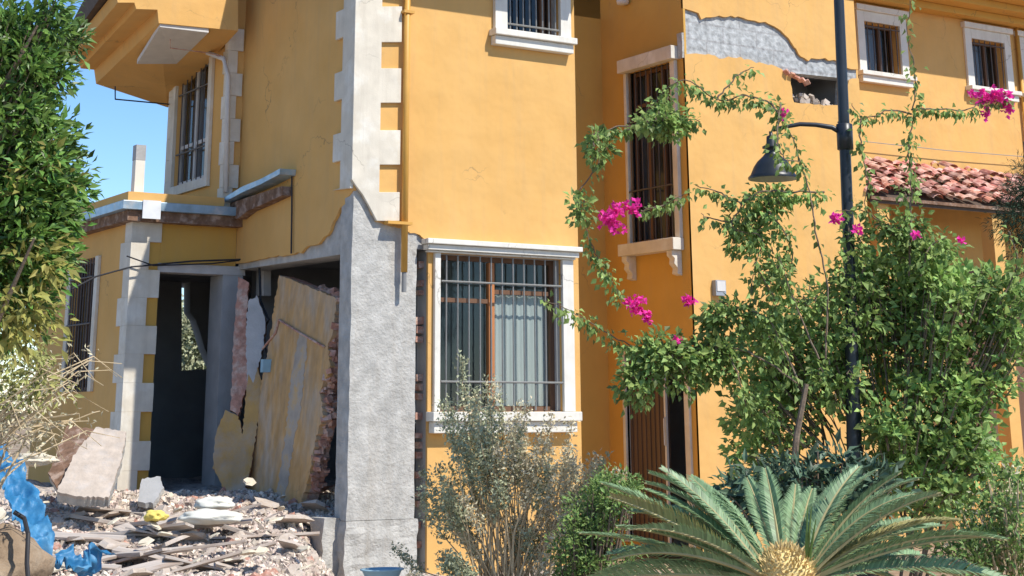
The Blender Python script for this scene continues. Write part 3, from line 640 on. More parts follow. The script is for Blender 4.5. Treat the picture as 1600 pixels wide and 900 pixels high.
# --- stair block front wall: plaster with the crack band
top = [(1070,13),(1084,17),(1091,22),(1098,29),(1110,27),(1130,25),(1160,28),(1180,31),(1202,38),(1220,48),(1232,58),(1240,72),(1250,88),(1262,95),(1275,90),(1290,92),(1308,97),(1322,104),(1338,108)]
up = [xz(a, b, Y2) for a, b in jag(top, 6, 2.0, 3)]; up[0] = (X2, up[0][1]); up[-1] = (XR2, up[-1][1])
W = MB().prism([[Vector((a, Y2, b)) for a, b in up + [(XR2, 6.9), (X2, 6.9)]]], (0, .03, 0)); part('upper_front_wall', W, M['stucco'], H)
low = [(1076,86),(1100,84),(1125,90),(1150,89),(1180,97),(1205,101),(1222,108)]
lo = [xz(a, b, Y2) for a, b in jag(low, 6, 2.2, 4)]; lo[0] = (X2, lo[0][1])
hl = [(1224,112),(1236,122),(1240,160),(1272,163),(1303,165),(1318,165),(1326,124),(1340,122)]
hl = [xz(a, b, Y2) for a, b in jag(hl, 7, 1.5, 6)]; hl[-1] = (XR2, hl[-1][1])
W = MB().prism([[Vector((a, Y2, b)) for a, b in lo + hl + [(XR2, .1), (X2, .1)]]], (0, .03, 0)); part('front_wall', W, M['stucco'], H)
hx0, hx1 = onY(1234, 140, Y2).x, onY(1322, 140, Y2).x; hz0, hz1 = onY(1270, 166, Y2).z, onY(1270, 117, Y2).z
hole = [Vector((a, Y2 + .034, b)) for a, b in [xz(*v, Y2) for v in [(1228,112),(1325,122),(1322,166),(1242,163)]]]
W = MB().prism([rectY(X2 + .031, XR2 - .01, .1, 6.88, Y2 + .034), hole], (0, .18, 0)); part('block_masonry', W, M['blocks'], H)
W = MB(); W.box(hx0 - .1, hx1 + .1, Y2 + .8, Y2 + .85, hz0 - .2, hz1 + .2); W.box(hx0 - .1, hx1 + .1, Y2 + .22, Y2 + .8, hz0 - .2, hz0 - .15); W.box(hx0 - .1, hx1 + .1, Y2 + .22, Y2 + .8, hz1 + .1, hz1 + .15)
W.box(hx0 - .15, hx0 - .1, Y2 + .22, Y2 + .8, hz0 - .2, hz1 + .2); W.box(hx1 + .1, hx1 + .15, Y2 + .22, Y2 + .8, hz0 - .2, hz1 + .2); part('cavity_lining', W, M['interior'], H)
W = MB()
for i in range(46):
    t = U(0, 1); zz = hz0 + U(0, .2) * (1 - .5 * t); W.obox((hx0 + .03 + (hx1 - hx0 - .05) * t, Y2 + .09 + U(0, .15), zz), U(.02, .05), U(.02, .04), U(.01, .03), Euler((U(0,3),U(0,3),U(0,3))).to_matrix())
part('broken_masonry', W, M['chunk'], H)
W = MB()
for i in range(5):
    p = onY(1228 + i * 8, 113 + i * 4, Y2 - .02); W.obox(p, .035, .04, .012, Euler((U(-.4,.4), .5 + U(-.3,.3), U(-.5,.5))).to_matrix())
part('broken_tile', W, M['tile'], H)
# flank of the stair block and house number box
part('flank_wall', MB().box(XR2 - .009, XR2 + .02, Y2 + .031, YBACK, .1, 6.9), M['stucco'], H)
a = onY(1112, 438, Y2); b_ = onY(1129, 463, Y2); mt = part('meter_box', MB().box(a.x, b_.x, Y2 - .07, Y2 - .001, b_.z, a.z), M['meter'], H, bevel=.004)
part('box_cover', MB().box(a.x + .015, b_.x - .015, Y2 - .078, Y2 - .071, b_.z + .05, a.z - .01), M['frame_white'], mt)

# --- right wing with three upper windows and a tiled porch
def wing_win(l, r, t, b, nm):
    x0, x1 = onY(l, (t + b) / 2, Y3).x, onY(r, (t + b) / 2, Y3).x; z0, z1 = onY((l + r) / 2, b, Y3).z, onY((l + r) / 2, t, Y3).z
    return x0, x1, z0, z1
wins = [wing_win(1350, 1405, 38, 116, 0), wing_win(1519, 1570, 68, 152, 1), wing_win(1603, 1655, 88, 178, 2)]
zref0, zref1 = wins[0][2], wins[0][3]
wins = [(w_[0], w_[1], zref0, zref1) for w_ in wins]
ZE3 = onY(1440, 20, Y3).z
W = MB().prism([rectY(XR2 + .021, X3R, .1, ZE3, Y3)] + [rectY(*w_, Y3) for w_ in wins], (0, .22, 0)); part('wing_wall', W, M['stucco'], H)
for x0, x1, z0, z1 in wins:
    window_unit('Y', Y3, x0, x1, z0, z1, 'frame_brown', depth=.12, mull=(.62,), bars=6, hz=(.9,), bar_mat='iron_dark', gl='glass_dark', fw=.04, curtain=[(.1, .6, .02, .95)])
    s_ = MB(); s_.box(x0 - .13, x0, Y3 - .04, Y3 - .001, z0, z1 + .14); s_.box(x1, x1 + .13, Y3 - .04, Y3 - .001, z0, z1 + .14); s_.box(x0 + .001, x1 - .001, Y3 - .04, Y3 - .001, z1, z1 + .14)
    s_.box(x0 - .16, x1 + .16, Y3 - .08, Y3 - .001, z1 + .142, z1 + .22); part('window_surround', s_, M['stone_white'], H, bevel=.004)
    s_ = MB(); s_.box(x0 - .17, x1 + .17, Y3 - .13, Y3 - .001, z0 - .06, z0 - .002); s_.box(x0 - .14, x1 + .14, Y3 - .09, Y3 - .001, z0 - .15, z0 - .062); part('window_sill', s_, M['stone_white'], H, bevel=.006)
W = MB()
for i, (p0, h_) in enumerate(((.22, .1), (.45, .1), (.68, .12), (.92, .1))): W.box(XR2 + .022, X3R + .4, Y3 - p0, Y3 + .3, ZE3 + .001 + i * .1, ZE3 + .099 + i * .1)
part('wing_cornice', W, M['stucco_deep'], H, bevel=.006)
W = MB(); z = ZE3 + .42; W.add([(XR2 + .03, Y3 - .97, z), (X3R + .5, Y3 - .97, z), (X3R + .5, YBACK + 1, z + 1.5), (XR2 + .03, YBACK + 1, z + 1.5)], [(0,1,2,3)]); part('wing_roof', W, M['tile'], H)
xw = onY(1594, 150, Y3).x; part('drain_pipe', MB().tube([(xw, Y3 - .05, .3), (xw, Y3 - .05, ZE3)], .028, 10), M['pipe'], H, smooth=True)
# back closure
W = MB(); W.box(XR2 + .03, X3R, YBACK - .1, YBACK, .1, ZE3); W.box(X3R - .2, X3R - .001, Y3 + .23, YBACK - .11, .1, ZE3); part('wing_back_wall', W, M['stucco'], H)
# porch
zpr = onY(1420, 262, Y3).z; YPE = Y3 - 1.0; zpe = onY(1420, 309, YPE).z; xp0 = XR2 + .05
base_pts = []
por = MB(); n_rows = 9; pitch_v = Vector((0, YPE - Y3 + .02, zpe - zpr)); L_s = pitch_v.length; dv = pitch_v.normalized()
nup = Vector((0, -dv.z, dv.y)) if dv.y > 0 else Vector((0, dv.z, -dv.y))
xx = xp0
while xx < X3R - .3:
    for r_ in range(n_rows):
        if random.random() < .08: continue
        s0_ = L_s * r_ / n_rows; l_ = L_s / n_rows * 1.25
        a = Vector((xx + U(-.012, .012), Y3 - .02, zpr)) + dv * s0_ + nup * (.02 + U(0, .014)); tw = U(-.16, .16)
        if random.random() < .42: tw = U(-.8, .8); a += nup * U(.02, .07)
        dd = (dv + Vector((tw, 0, 0))).normalized(); sdv = Vector((1, -tw * .2, 0)).normalized()
        vs = []; nn = 6
        for e_, q_ in ((a, .075), (a + dd * l_ + nup * .014, .085)):
            for k in range(nn + 1):
                th = math.pi * k / nn; vs.append(e_ + sdv * (-math.cos(th) * q_) + nup * (math.sin(th) * .055))
        por.add(vs, [(k, k + 1, nn + 2 + k, nn + 1 + k) for k in range(nn)])
    xx += .165
pr = part('porch_roof', por, M['tile'], H, smooth=False)
W = MB(); a = Vector((xp0, Y3 - .005, zpr - .03)); b_ = Vector((xp0, YPE, zpe - .03))
W.prism([[a, b_, b_ + Vector((0, 0, -.07)), a + Vector((0, 0, -.07))]], (X3R - xp0 - .2, 0, 0)); part('porch_soffit', W, M['rafter'], pr)
W = MB(); W.box(xp0, X3R - .2, YPE - .03, YPE - .004, zpe - .06, zpe - .02); part('porch_fascia', W, M['rust'], pr)
W = MB()
for xx in (onY(1352, 400, YPE).x + .3, onY(1560, 400, YPE).x): W.box(xx, xx + .2, YPE + .05, YPE + .25, 0, zpe - .1)
part('porch_pillar', W, M['stucco'], H)
xd = onY(1480, 415, Y3).x; W = MB(); W.box(xd, xd + 1.3, Y3 - .05, Y3 - .001, 1.0, onY(1500, 422, Y3).z); part('porch_window', W, M['frame_brown'], H)

# wire across the wing facade
p0 = Vector((XR2, Y3 - .1, onY(1350, 220, Y3 - .1).z)); p1 = Vector((X3R, Y3 - .1, onY(1600, 243, Y3 - .1).z))
pA = onY(1350, 221, Y3 - .1); pB = onY(1600, 244, Y3 - .1)
part('facade_wire', MB().tube([pA, (pA + pB) / 2 + Vector((0, 0, -.02)), pB + (pB - pA) * .3], .006, 5), M['cable_grey'], H)

# ================================================================ fallen wall pieces
def slab(name, pts, thick, m_, label, cat, edge=None, group=None, n_edge=0, parent_parts=None):
    if name == 'fallen_masonry':      # they lean in the opening of the side wall
        def wall_d(a, b_, d_):
            p_ = onX(max(a, 395), 640, X1 + .12); D_ = p_.dot(HF)
            return min(D_, 16.35) - .42 * max(0, (b_ - 430) / 360)
        pts = [(a, b_, wall_d(a, b_, d_)) for a, b_, d_ in pts]
    pts = jag(pts, 4, 1.3, len(pts) + int(pts[0][0]), True)
    P3 = [at(*p) for p in pts]; nrm = Vector(); n_ = len(P3)
    for i in range(n_): nrm += P3[i].cross(P3[(i + 1) % n_])
    nrm.normalize()
    if nrm.dot(P3[0] - EYE) < 0: nrm = -nrm
    c0_ = sum(P3, Vector()) / n_
    P3 = [EYE + (p - EYE) * ((c0_ - EYE).dot(nrm) / (p - EYE).dot(nrm)) for p in P3]   # lay them on the mean plane
    c = sum(P3, Vector()) / len(P3); c.z = min(p.z for p in P3)
    T = thing(name, label, cat, c, group); T['kind'] = 'thing'
    part('face', MB().prism([P3], nrm * (thick * .3)), m_, T)
    back = [p + nrm * (thick * .3 + .001) for p in P3]
    cc = sum(back, Vector()) / len(back); back = [cc + (p - cc) * 1.0 for p in back]
    part('core', MB().prism([back], nrm * (thick * .7)), edge or M['brick'], T)
    return T, P3, nrm
T, P3, nn = slab('fallen_masonry', [(436,430,15.3),(478,446,15.25),(526,466,15.2),(520,520,15.0),(512,540,15.0),(516,575,14.9),(500,610,14.8),(505,650,14.7),(492,690,14.6),(484,740,14.5),(466,800,14.4),(430,798,14.4),(388,778,14.45),(384,760,14.5),(400,690,14.6),(408,600,14.85),(420,540,15.0),(428,480,15.15)], .16, M['panel_stucco'],
     'tall orange plastered wall panel leaning in the broken opening beside the grey pillar', 'masonry')
b = MB()
for i in range(110):
    t = i / 110; k = len(P3) * (.06 + .40 * t); i0 = int(k); a = P3[i0].lerp(P3[i0 + 1], k - i0)
    b.obox(a + nn * U(.03, .12) + Vector((U(-.02,.06), 0, U(-.02, .02))), U(.015, .05), .03, U(.008, .03), Euler((U(-.4,.4), U(-.4,.4), U(0, 3))).to_matrix())
part('torn_brick_edge', b, M['brick'], T)
b = MB()   # conduit and grooves on the panel
def onp(px, py): d_ = ray(px, py); t_ = (P3[0] - EYE).dot(nn) / d_.dot(nn); return EYE + d_ * t_
b.tube([onp(412, 545) - nn*.01, onp(432, 520) - nn*.01, onp(438, 500) - nn*.015, onp(470, 520) - nn*.015, onp(508, 542) - nn*.01], .011, 6)
part('conduit', b, M['brick'], T)
b = MB()
for q_ in ([(468,520),(482,526),(470,640),(458,700),(444,790),(430,788),(446,680),(454,600)],):
    part('bare_plaster_strip', MB().prism([[onp(*v) - nn * .003 for v in jag(q_, 4, 1.6, 7, True)]], nn * .0025), M['plaster_bare'], T)
b = MB(); b.obox(onp(421, 572) - nn * .03, .05, .03, .06); part('junction_box', b, M['pot'], T)
slab('fallen_masonry', [(388,470,15.6),(402,462,15.6),(414,500,15.5),(412,540,15.45),(396,600,15.3),(384,604,15.3),(382,540,15.45)], .1, M['plaster_back'], 'narrow pale grey plaster piece standing left of the leaning orange panel', 'masonry')
slab('fallen_masonry', [(352,640,15.5),(372,650,15.4),(384,700,15.2),(382,770,14.9),(350,768,14.9),(333,730,15.1),(336,680,15.3)], .12, M['stucco_dusty'], 'short orange wall piece with ragged top leaning by the door jamb', 'masonry')
slab('fallen_masonry', [(398,560,15.2),(410,600,15.1),(400,680,14.9),(386,760,14.7),(372,758,14.7),(380,660,15.0),(386,590,15.2)], .1, M['stucco_dusty'], 'thin orange strip of wall between the leaning panel and the short piece', 'masonry')
slab('concrete_chunk', [(150,667,14.9),(197,674,14.9),(190,715,14.6),(170,777,14.2),(128,776,14.2),(88,768,14.2),(115,712,14.55)], .1, M['chunk'], 'pale grey concrete slab leaning against the annex column', 'concrete chunk', edge=M['concrete'])
slab('concrete_chunk', [(105,665,15.2),(146,670,15.1),(120,730,14.6),(92,766,14.4),(76,740,14.6)], .1, M['rust'], 'brown plank slab propped behind the pale concrete slab', 'board', edge=M['wood'])
slab('concrete_chunk', [(222,748,15.3),(250,744,15.3),(256,762,15.1),(240,786,14.9),(214,784,14.9)], .05, M['concrete_smooth'], 'small blue grey slab lying in the doorway rubble', 'concrete chunk', edge=M['concrete'])
slab('fallen_masonry', [(372,432,15.7),(388,440,15.7),(384,520,15.6),(386,600,15.4),(372,650,15.3),(360,640,15.4),(364,540,15.6)], .08, M['brick'], 'tall narrow brick coloured strip against the grey door jamb', 'masonry')
# dangling bits at the torn opening
b = MB(); b.tube([onX(405, 402, X1 + .1), onX(407, 470, X1 + .1), onX(420, 500, X1 + .1), onX(409, 520, X1 + .1), onX(418, 570, X1)], .012, 6); part('torn_conduit', b, M['cable'], H)
b = MB(); a = PX([(401,418),(412,418),(412,462),(400,462)], X1 + .3); b.prism([a], (.08, 0, 0)); part('hanging_plaster_strip', b, M['frame_white'], H)

# ================================================================ rubble
def chunk_mesh(nm, sx, sy, sz, m_, seed):
    rs = random.Random(seed); vs = []
    for z in (0, 1):
        k = rs.randint(5, 7)
        if z == 0: kk = k
        for i in range(kk):
            th = 2*math.pi*i/kk; r = rs.uniform(.65, 1.1) * (1 if z == 0 else .85); vs.append((math.cos(th)*r*sx*.5, math.sin(th)*r*sy*.5, z*sz*rs.uniform(.8, 1.1)))
    fs = [tuple(range(kk))[::-1], tuple(range(kk, 2*kk))] + [(i, (i+1)%kk, kk+(i+1)%kk, kk+i) for i in range(kk)]
    me = bpy.data.meshes.new(nm); me.from_pydata(vs, [], fs); me.update(); me.materials.append(m_); return me
def place_copies(nm, meshes, n, label, cat, group, reg, rs, smin, smax, tilt=.5, lift=.0, aspect=None):
    protos = []
    for me in meshes:
        pass
    for i in range(n):
        me = meshes[i % len(meshes)]
        if i < len(meshes): o = bpy.data.objects.new(nm, me); protos.append(o)
        else: o = protos[i % len(meshes)].copy()
        COL.objects.link(o)
        x, y = reg(rs); s_ = rs.uniform(smin, smax); o.scale = (s_, s_, s_)
        o.location = (x, y, hgt(x, y) + lift * s_ - .01); o.rotation_euler = (rs.uniform(-tilt, tilt), rs.uniform(-tilt, tilt), rs.uniform(0, 6.28))
        tag(o, label, cat, group)
def region(px0, px1, D0, D1, bias=1):
    def f(rs):
        while True:
            D = D0 + (D1 - D0) * rs.random() ** bias; px = rs.uniform(px0, px1); p = at(px, 640, D)
            if p.y > YA - .15 and (p.x < XA + .3 or p.x > 6.2): continue
            if p.y > YF1 - .1 and p.x > X1 + .6: continue
            return p.x, p.y
    return f
rs = random.Random(3)
place_copies('brick_fragment', [chunk_mesh('brick_fragment', .2, .13, .07, M['brick'], i) for i in range(5)], 170, 'broken red hollow brick piece lying in the rubble before the house', 'brick', 'brick pieces in the rubble', region(-20, 520, 12.2, 16), rs, .3, .9, .7)
place_copies('concrete_chunk', [chunk_mesh('concrete_chunk', .26, .2, .1, M['chunk'], 20 + i) for i in range(6)], 150, 'broken grey white concrete chunk lying in the rubble before the house', 'concrete chunk', 'concrete chunks in the rubble', region(-20, 520, 12.1, 15.8), rs, .2, .65, .6)
place_copies('plaster_flake', [chunk_mesh('plaster_flake', .3, .16, .025, M['chunk_pale'], 40 + i) for i in range(4)], 40, 'flat cream plaster flake lying on the rubble before the house', 'plaster flake', 'plaster flakes in the rubble', region(-20, 500, 12.2, 15.5), rs, .25, .85, .5, .3)
place_copies('concrete_chunk', [chunk_mesh('footing_chunk', .3, .22, .12, M['chunk'], 60 + i) for i in range(4)], 26, 'pale concrete chunk lying at the foot of the grey corner pillar', 'concrete chunk', 'chunks at the foot of the corner pillar', region(600, 720, 12.4, 13.9), rs, .5, 1.5, .4)
# planks
def plank_mesh(L, Wd, T, seed):
    b = MB(); b.box(-L/2, L/2, -Wd/2, Wd/2, 0, T); me = bpy.data.meshes.new('plank'); me.from_pydata(b.v, [], b.f); me.update(); me.materials.append(M['wood']); return me
pm = [plank_mesh(.8, .11, .02, 1), plank_mesh(.6, .05, .03, 2), plank_mesh(1.1, .05, .02, 3), plank_mesh(.45, .16, .015, 4)]; pr_ = []
for i in range(30):
    if i < 4: o = bpy.data.objects.new('plank', pm[i]); pr_.append(o)
    else: o = pr_[i % 4].copy()
    COL.objects.link(o); px = rs.uniform(60, 420); D = rs.uniform(12.6, 14.8); p = at(px, 640, D)
    o.location = (p.x, p.y, hgt(p.x, p.y) + .03 + rs.random() * .07); o.rotation_euler = (rs.uniform(-.35, .35), rs.uniform(-.28, .28), -YAW + rs.choice((-.45, -.25, .2, -.8, 1.0)) + rs.uniform(-.3, .3))
    tag(o, 'weathered grey plank lying across the rubble before the house', 'plank', 'planks in the rubble')
bm_ = [chunk_mesh('concrete_plate', .5, .34, .05, M['chunk'], 80 + i) for i in range(5)]
place_copies('concrete_plate', bm_, 34, 'broad flat broken concrete plate lying on the rubble before the house', 'concrete plate', 'flat concrete plates on the rubble', region(40, 500, 12.4, 15.4), rs, .3, .85, .6, .1)
# small shards as one mass
sh = MB()
for i in range(26000):
    px = rs.uniform(-40, 540) if i % 9 else rs.uniform(560, 760); D = rs.uniform(11.8, 16.2) if i % 9 else rs.uniform(12, 14); p = at(px, 640, D)
    if p.y > YA - .1 and p.x < XA + .2: continue
    if p.y > YF1 - .1 and p.x > X1 + .5: continue
    s_ = rs.uniform(.008, .03); sh.obox((p.x, p.y, hgt(p.x, p.y) + s_ * .3), s_, s_ * rs.uniform(.4, 1), s_ * rs.uniform(.2, .7), Euler((rs.uniform(0, 3), rs.uniform(0, 3), rs.uniform(0, 3))).to_matrix())
o = part('rubble', sh, M['shard']); o['kind'] = 'stuff'; tag(o, 'small crumbled brick and plaster rubble spread before the broken corner', 'rubble')
# named odd pieces
def lump(name, px, py, D, sx, sy, sz, m_, label, cat, rz=0, amp=.25, seed=1):
    c_ = at(px, py, D); mb = MB(); n_, k = 40, 20; vs = []; fs = []
    rot = Euler((0, 0, rz - YAW)).to_matrix()
    for j in range(k + 1):
        ph = math.pi * j / k
        for i in range(n_):
            th = 2*math.pi*i/n_; d_ = Vector((math.sin(ph)*math.cos(th), math.sin(ph)*math.sin(th), math.cos(ph)))
            r = 1 + amp * (noise.noise(d_ * 1.8 + Vector((seed * 3.1, 0, 0))) + .35 * noise.noise(d_ * 6 + Vector((seed, 2, 0))))
            v = Vector((d_.x * sx * r, d_.y * sy * r, d_.z * sz * r)); vs.append(c_ + rot @ v)
    for j in range(k):
        for i in range(n_): fs.append((j*n_+i, (j+1)*n_+i, (j+1)*n_+(i+1)%n_, j*n_+(i+1)%n_))
    mb.add(vs, fs); return single(name, mb, m_, label, cat, smooth=True)
lump('cement_sack', 335, 787, 14.2, .17, .13, .055, M['sack'], 'upper cream sack lying on the rubble below the leaning panel', 'sack', .1, .2, 2)
lump('cement_sack', 330, 808, 13.9, .26, .14, .06, M['sack'], 'lower wider cream sack lying on the rubble below the leaning panel', 'sack', -.1, .25, 5)
lump('foam_block', 243, 806, 13.8, .09, .07, .045, M['yellow'], 'small yellow foam piece on the rubble near the doorway', 'foam block', 0, .4, 3)
lump('dirt_heap', -65, 915, 10.6, .44, .5, .36, M['soil'], 'brown earth heap at the bottom left corner of the rubble', 'earth heap', 0, .5, 9)
lump('plaster_lump', 55, 718, 14.4, .17, .12, .05, M['chunk_pale'], 'cream plaster lump beside the blue tarp', 'plaster lump', .2, .4, 4)
# tarp draped on the slope
def ribbon(name, ctr, width, m_, label, cat, seed=0, res=80, wres=26, crumple=.05):
    pts = [at(*p) for p in ctr]; mb = MB(); vs = []
    for i in range(res + 1):
        t = i / res * (len(pts) - 1); k = min(int(t), len(pts) - 2); p = pts[k].lerp(pts[k + 1], t - k); tg = (pts[k + 1] - pts[k]).normalized()
        wv = width[0] + (width[1] - width[0]) * i / res; sd_ = RT * .8 + HF * .6
        sd_ = (sd_ - tg * sd_.dot(tg)).normalized(); up_ = sd_.cross(tg); up_ = up_ if up_.z > 0 else -up_
        for j in range(wres + 1):
            s_ = (j / wres - .5) * wv * (1 + .3 * noise.noise(Vector((i * .11, seed, j > wres / 2))))
            q_ = p + sd_ * s_; vs.append(q_ + up_ * (crumple * 1.6 * (.5 - 2 * abs(noise.noise(q_ * 5 + Vector((seed, 0, 0))))) + crumple * 1.1 * (.4 - 2 * abs(noise.noise(q_ * 13)))))
    mb.add(vs, [(i*(wres+1)+j, i*(wres+1)+j+1, (i+1)*(wres+1)+j+1, (i+1)*(wres+1)+j) for i in range(res) for j in range(wres)])
    return single(name, mb, m_, label, cat, smooth=True)
ribbon('tarp', [(-30,690,12.2),(15,735,12.0),(40,790,11.7),(62,840,11.4),(70,880,11.2)], (.30, .14), M['tarp'], 'crumpled blue plastic tarp running down the rubble at the left edge', 'tarp', 1)
ribbon('tarp', [(62,885,11.3),(100,882,11.3),(128,876,11.4),(158,880,11.5)], (.22, .26), M['tarp'], 'bright blue tarp scrap lying on the rubble at the bottom left', 'tarp', 4, 60)
single('bent_hose', MB().tube([at(22,800,10.3), at(38,810,10.3), at(44,835,10.2), at(42,880,10.1), at(46,930,10)], .014, 8), M['cable'], 'black hose curving over the earth heap by the tarp', 'hose')
b = MB(); c0 = at(597, 893, 12.2); b.lathe(c0 - Vector((0,0,.12)), [(.10,0),(.135,.13),(.15,.14),(.15,.155),(.125,.155),(.095,.01),(0,.01)], 22); b.v = [tuple(c0 + Matrix.Diagonal((1.1, .8, .55)) @ (Vector(v) - c0)) for v in b.v]
single('basin', b, M['pot'], 'light blue plastic basin at the foot of the grey pillar', 'basin', smooth=True)

# ================================================================ foliage helpers
def rdir(rs): 
    while True:
        v = Vector((rs.uniform(-1,1), rs.uniform(-1,1), rs.uniform(-1,1)))
        if .05 < v.length < 1: return v.normalized()
def cloud(mb, tw, rs, px, py, rx, ry, D, rd, nclump, per, L, W, csize=.12, shell=.35, anchor=None, droop=.3, twr=.004):
    """leaf clumps spread through an ellipsoid that stands D metres away"""
    c_ = at(px, py, D); k = D / 2632.; ax = rx * k; az = ry * k
    for i in range(nclump):
        d = rdir(rs); r = rs.uniform(shell, 1) ** .6 if rs.random() < .8 else rs.random()
        q = c_ + RT * (d.x * ax * r) + HF * (d.y * rd * r) + Vector((0, 0, d.z * az * r))
        an = anchor if anchor is not None else c_
        if tw is not None:
            st = q.lerp(an, rs.uniform(.12, .35)); mid = (q + st) / 2 + Vector((0, 0, .02)); tw.tube([st, mid, q], [twr*1.6, twr, twr*.5], 4, False)
        ax_d = (q - an).normalized() if (q - an).length > 1e-3 else d
        cs = csize * rs.uniform(.6, 1.4); npr = int(per * rs.uniform(.6, 1.4))
        for j in range(npr):
            o = rdir(rs) * cs * rs.random() ** .5 ; p = q + o
            dd = (o.normalized() * .7 + ax_d * .5 + rdir(rs) * .6 + Vector((0, 0, -droop)))
            s_ = rs.uniform(.45, 1.4); mb.leaf(p, dd, sd * 1.1 + rdir(rs) * .75, L * s_, W * s_)
def vine(stem, mb, rs, pts, nper, L, W, spread=.07, r0=.008, r1=.003, gap=.5):
    P = [at(*p) for p in pts]; fine = []
    for i in range(len(P) - 1):
        a, b_ = P[max(i-1, 0)], P[i]; c_, d_ = P[i+1], P[min(i+2, len(P)-1)]
        for k in range(6):
            t = k / 6; fine.append(.5*((2*b_)+(c_-a)*t+(2*a-5*b_+4*c_-d_)*t*t+(3*b_-a-3*c_+d_)*t**3))
    fine.append(P[-1]); fine = [f + rdir(rs) * .008 for f in fine]
    n = len(fine); stem.tube(fine, [r0 + (r1 - r0) * i / (n - 1) for i in range(n)], 5, False)
    ln = 0
    for i in range(n - 1):
        dens = .35 + 1.3 * max(0, noise.noise(fine[i] * 2.6 + Vector((gap * 7, 0, 0))) + .35)
        for k in range(max(0, int(nper * dens * rs.uniform(.5, 1.5)))):
            p = fine[i].lerp(fine[i+1], rs.random()); o = rdir(rs) * spread * rs.random(); o.z -= spread * .3
            s_ = rs.uniform(.6, 1.2); mb.leaf(p + o, o.normalized() + Vector((0,0,-.5)) + rdir(rs) * .5, sd * 1.1 + rdir(rs) * .75, L * s_, W * s_)
def blossoms(rs, px, py, rx, ry, D, n):
    mb = MB(); k = D / 2632.
    for i in range(n):
        d = rdir(rs); r = rs.random() ** .5; c_ = at(px, py, D) + RT * d.x * rx * k * r + Vector((0, 0, d.z * ry * k * r)) + HF * d.y * rx * k * .6 * r
        for j in range(3):
            ax = rdir(rs); mb.leaf(c_, ax, rdir(rs), rs.uniform(.03, .042), rs.uniform(.026, .034), .15)
    return mb

# ================================================================ tree at the left edge
rs = random.Random(11)
TB = at(-110, 640, 8.6); TB.z = 0
T = thing('citrus_tree', 'dense dark green tree with yellowing lower leaves at the left edge before the annex', 'tree', TB)
tk = MB(); tp = Vector((TB.x, TB.y, 0))
tk.tube([tp, tp + Vector((.03, .02, .6)), tp + Vector((.0, .05, 1.3)), tp + Vector((.08, 0, 2.1)), tp + Vector((.1, .05, 3.2))], [.11, .09, .075, .055, .02], 10)
for i in range(14):
    s_ = tp + Vector((0, 0, rs.uniform(.8, 2.6))); e_ = at(rs.uniform(-60, 80), rs.uniform(40, 520), rs.uniform(8.1, 9.3)); tk.tube([s_, s_.lerp(e_, .5) + Vector((0,0,.12)), e_], [.03, .02, .006], 6)
mb = MB(); tw = tk; anc = tp + Vector((0, 0, 2.2))
for (px, py, rx, ry, n_) in [(40,110,75,70,80),(0,60,85,45,60),(25,190,85,75,90),(45,290,80,80,100),(35,390,75,75,80),(15,470,65,60,45),(-90,150,110,120,60),(-90,350,120,160,70),(95,45,30,22,12),(100,285,28,45,18),(85,225,30,40,14),(88,390,26,50,16),(100,20,26,10,6),(75,340,45,60,40)]:
    cloud(mb, tw, rs, px - 12, py, rx, ry, 8.7, .42, n_, 36, .062, .025, .105, anchor=anc)
part('crown', mb, M['leaf_tree'], T); part('trunk', tk, M['bark'], T)
mb = MB()
for (px, py, rx, ry, n_) in [(40,430,60,70,30),(30,500,65,45,30),(70,300,50,90,10)]: cloud(mb, None, rs, px, py, rx, ry, 8.45, .35, n_, 11, .07, .028, .09, anchor=anc)
part('yellowing_leaves', mb, M['leaf_yellow'], T)

# dry brush below the tree
c_ = at(-110, 640, 9.9); c_.z = hgt(c_.x, c_.y)
T = thing('dry_brush', 'tangle of dry tan branches at the left below the green tree', 'shrub', c_)
tw = MB(); lf = MB(); root = Vector(c_)
for i in range(44):
    e_ = at(rs.uniform(-20, 150), rs.uniform(545, 680), rs.uniform(9.2, 11)); m_ = root.lerp(e_, .5) + Vector((rs.uniform(-.1,.1), 0, rs.uniform(.35, .7)))
    tw.tube([root + rdir(rs) * .1, m_, e_, e_ + Vector((rs.uniform(0, .25), 0, rs.uniform(-.18, .04)))], [.010, .007, .004, .0025], 4, False)
    for j in range(26): p = m_.lerp(e_, rs.random()) + rdir(rs) * .07; lf.leaf(p, rdir(rs), rdir(rs), .04, .014)
part('stem', tw, M['twig'], T); part('leaves', lf, M['leaf_dry'], T)
mb = MB()
for (px, py, rx, ry, n_) in [(20,560,50,30,24),(5,620,60,30,22),(60,600,50,22,12)]: cloud(mb, None, rs, px, py, rx, ry, 9.9, .3, n_, 20, .055, .02, .09)
part('green_leaves', mb, M['leaf_straw'], T)

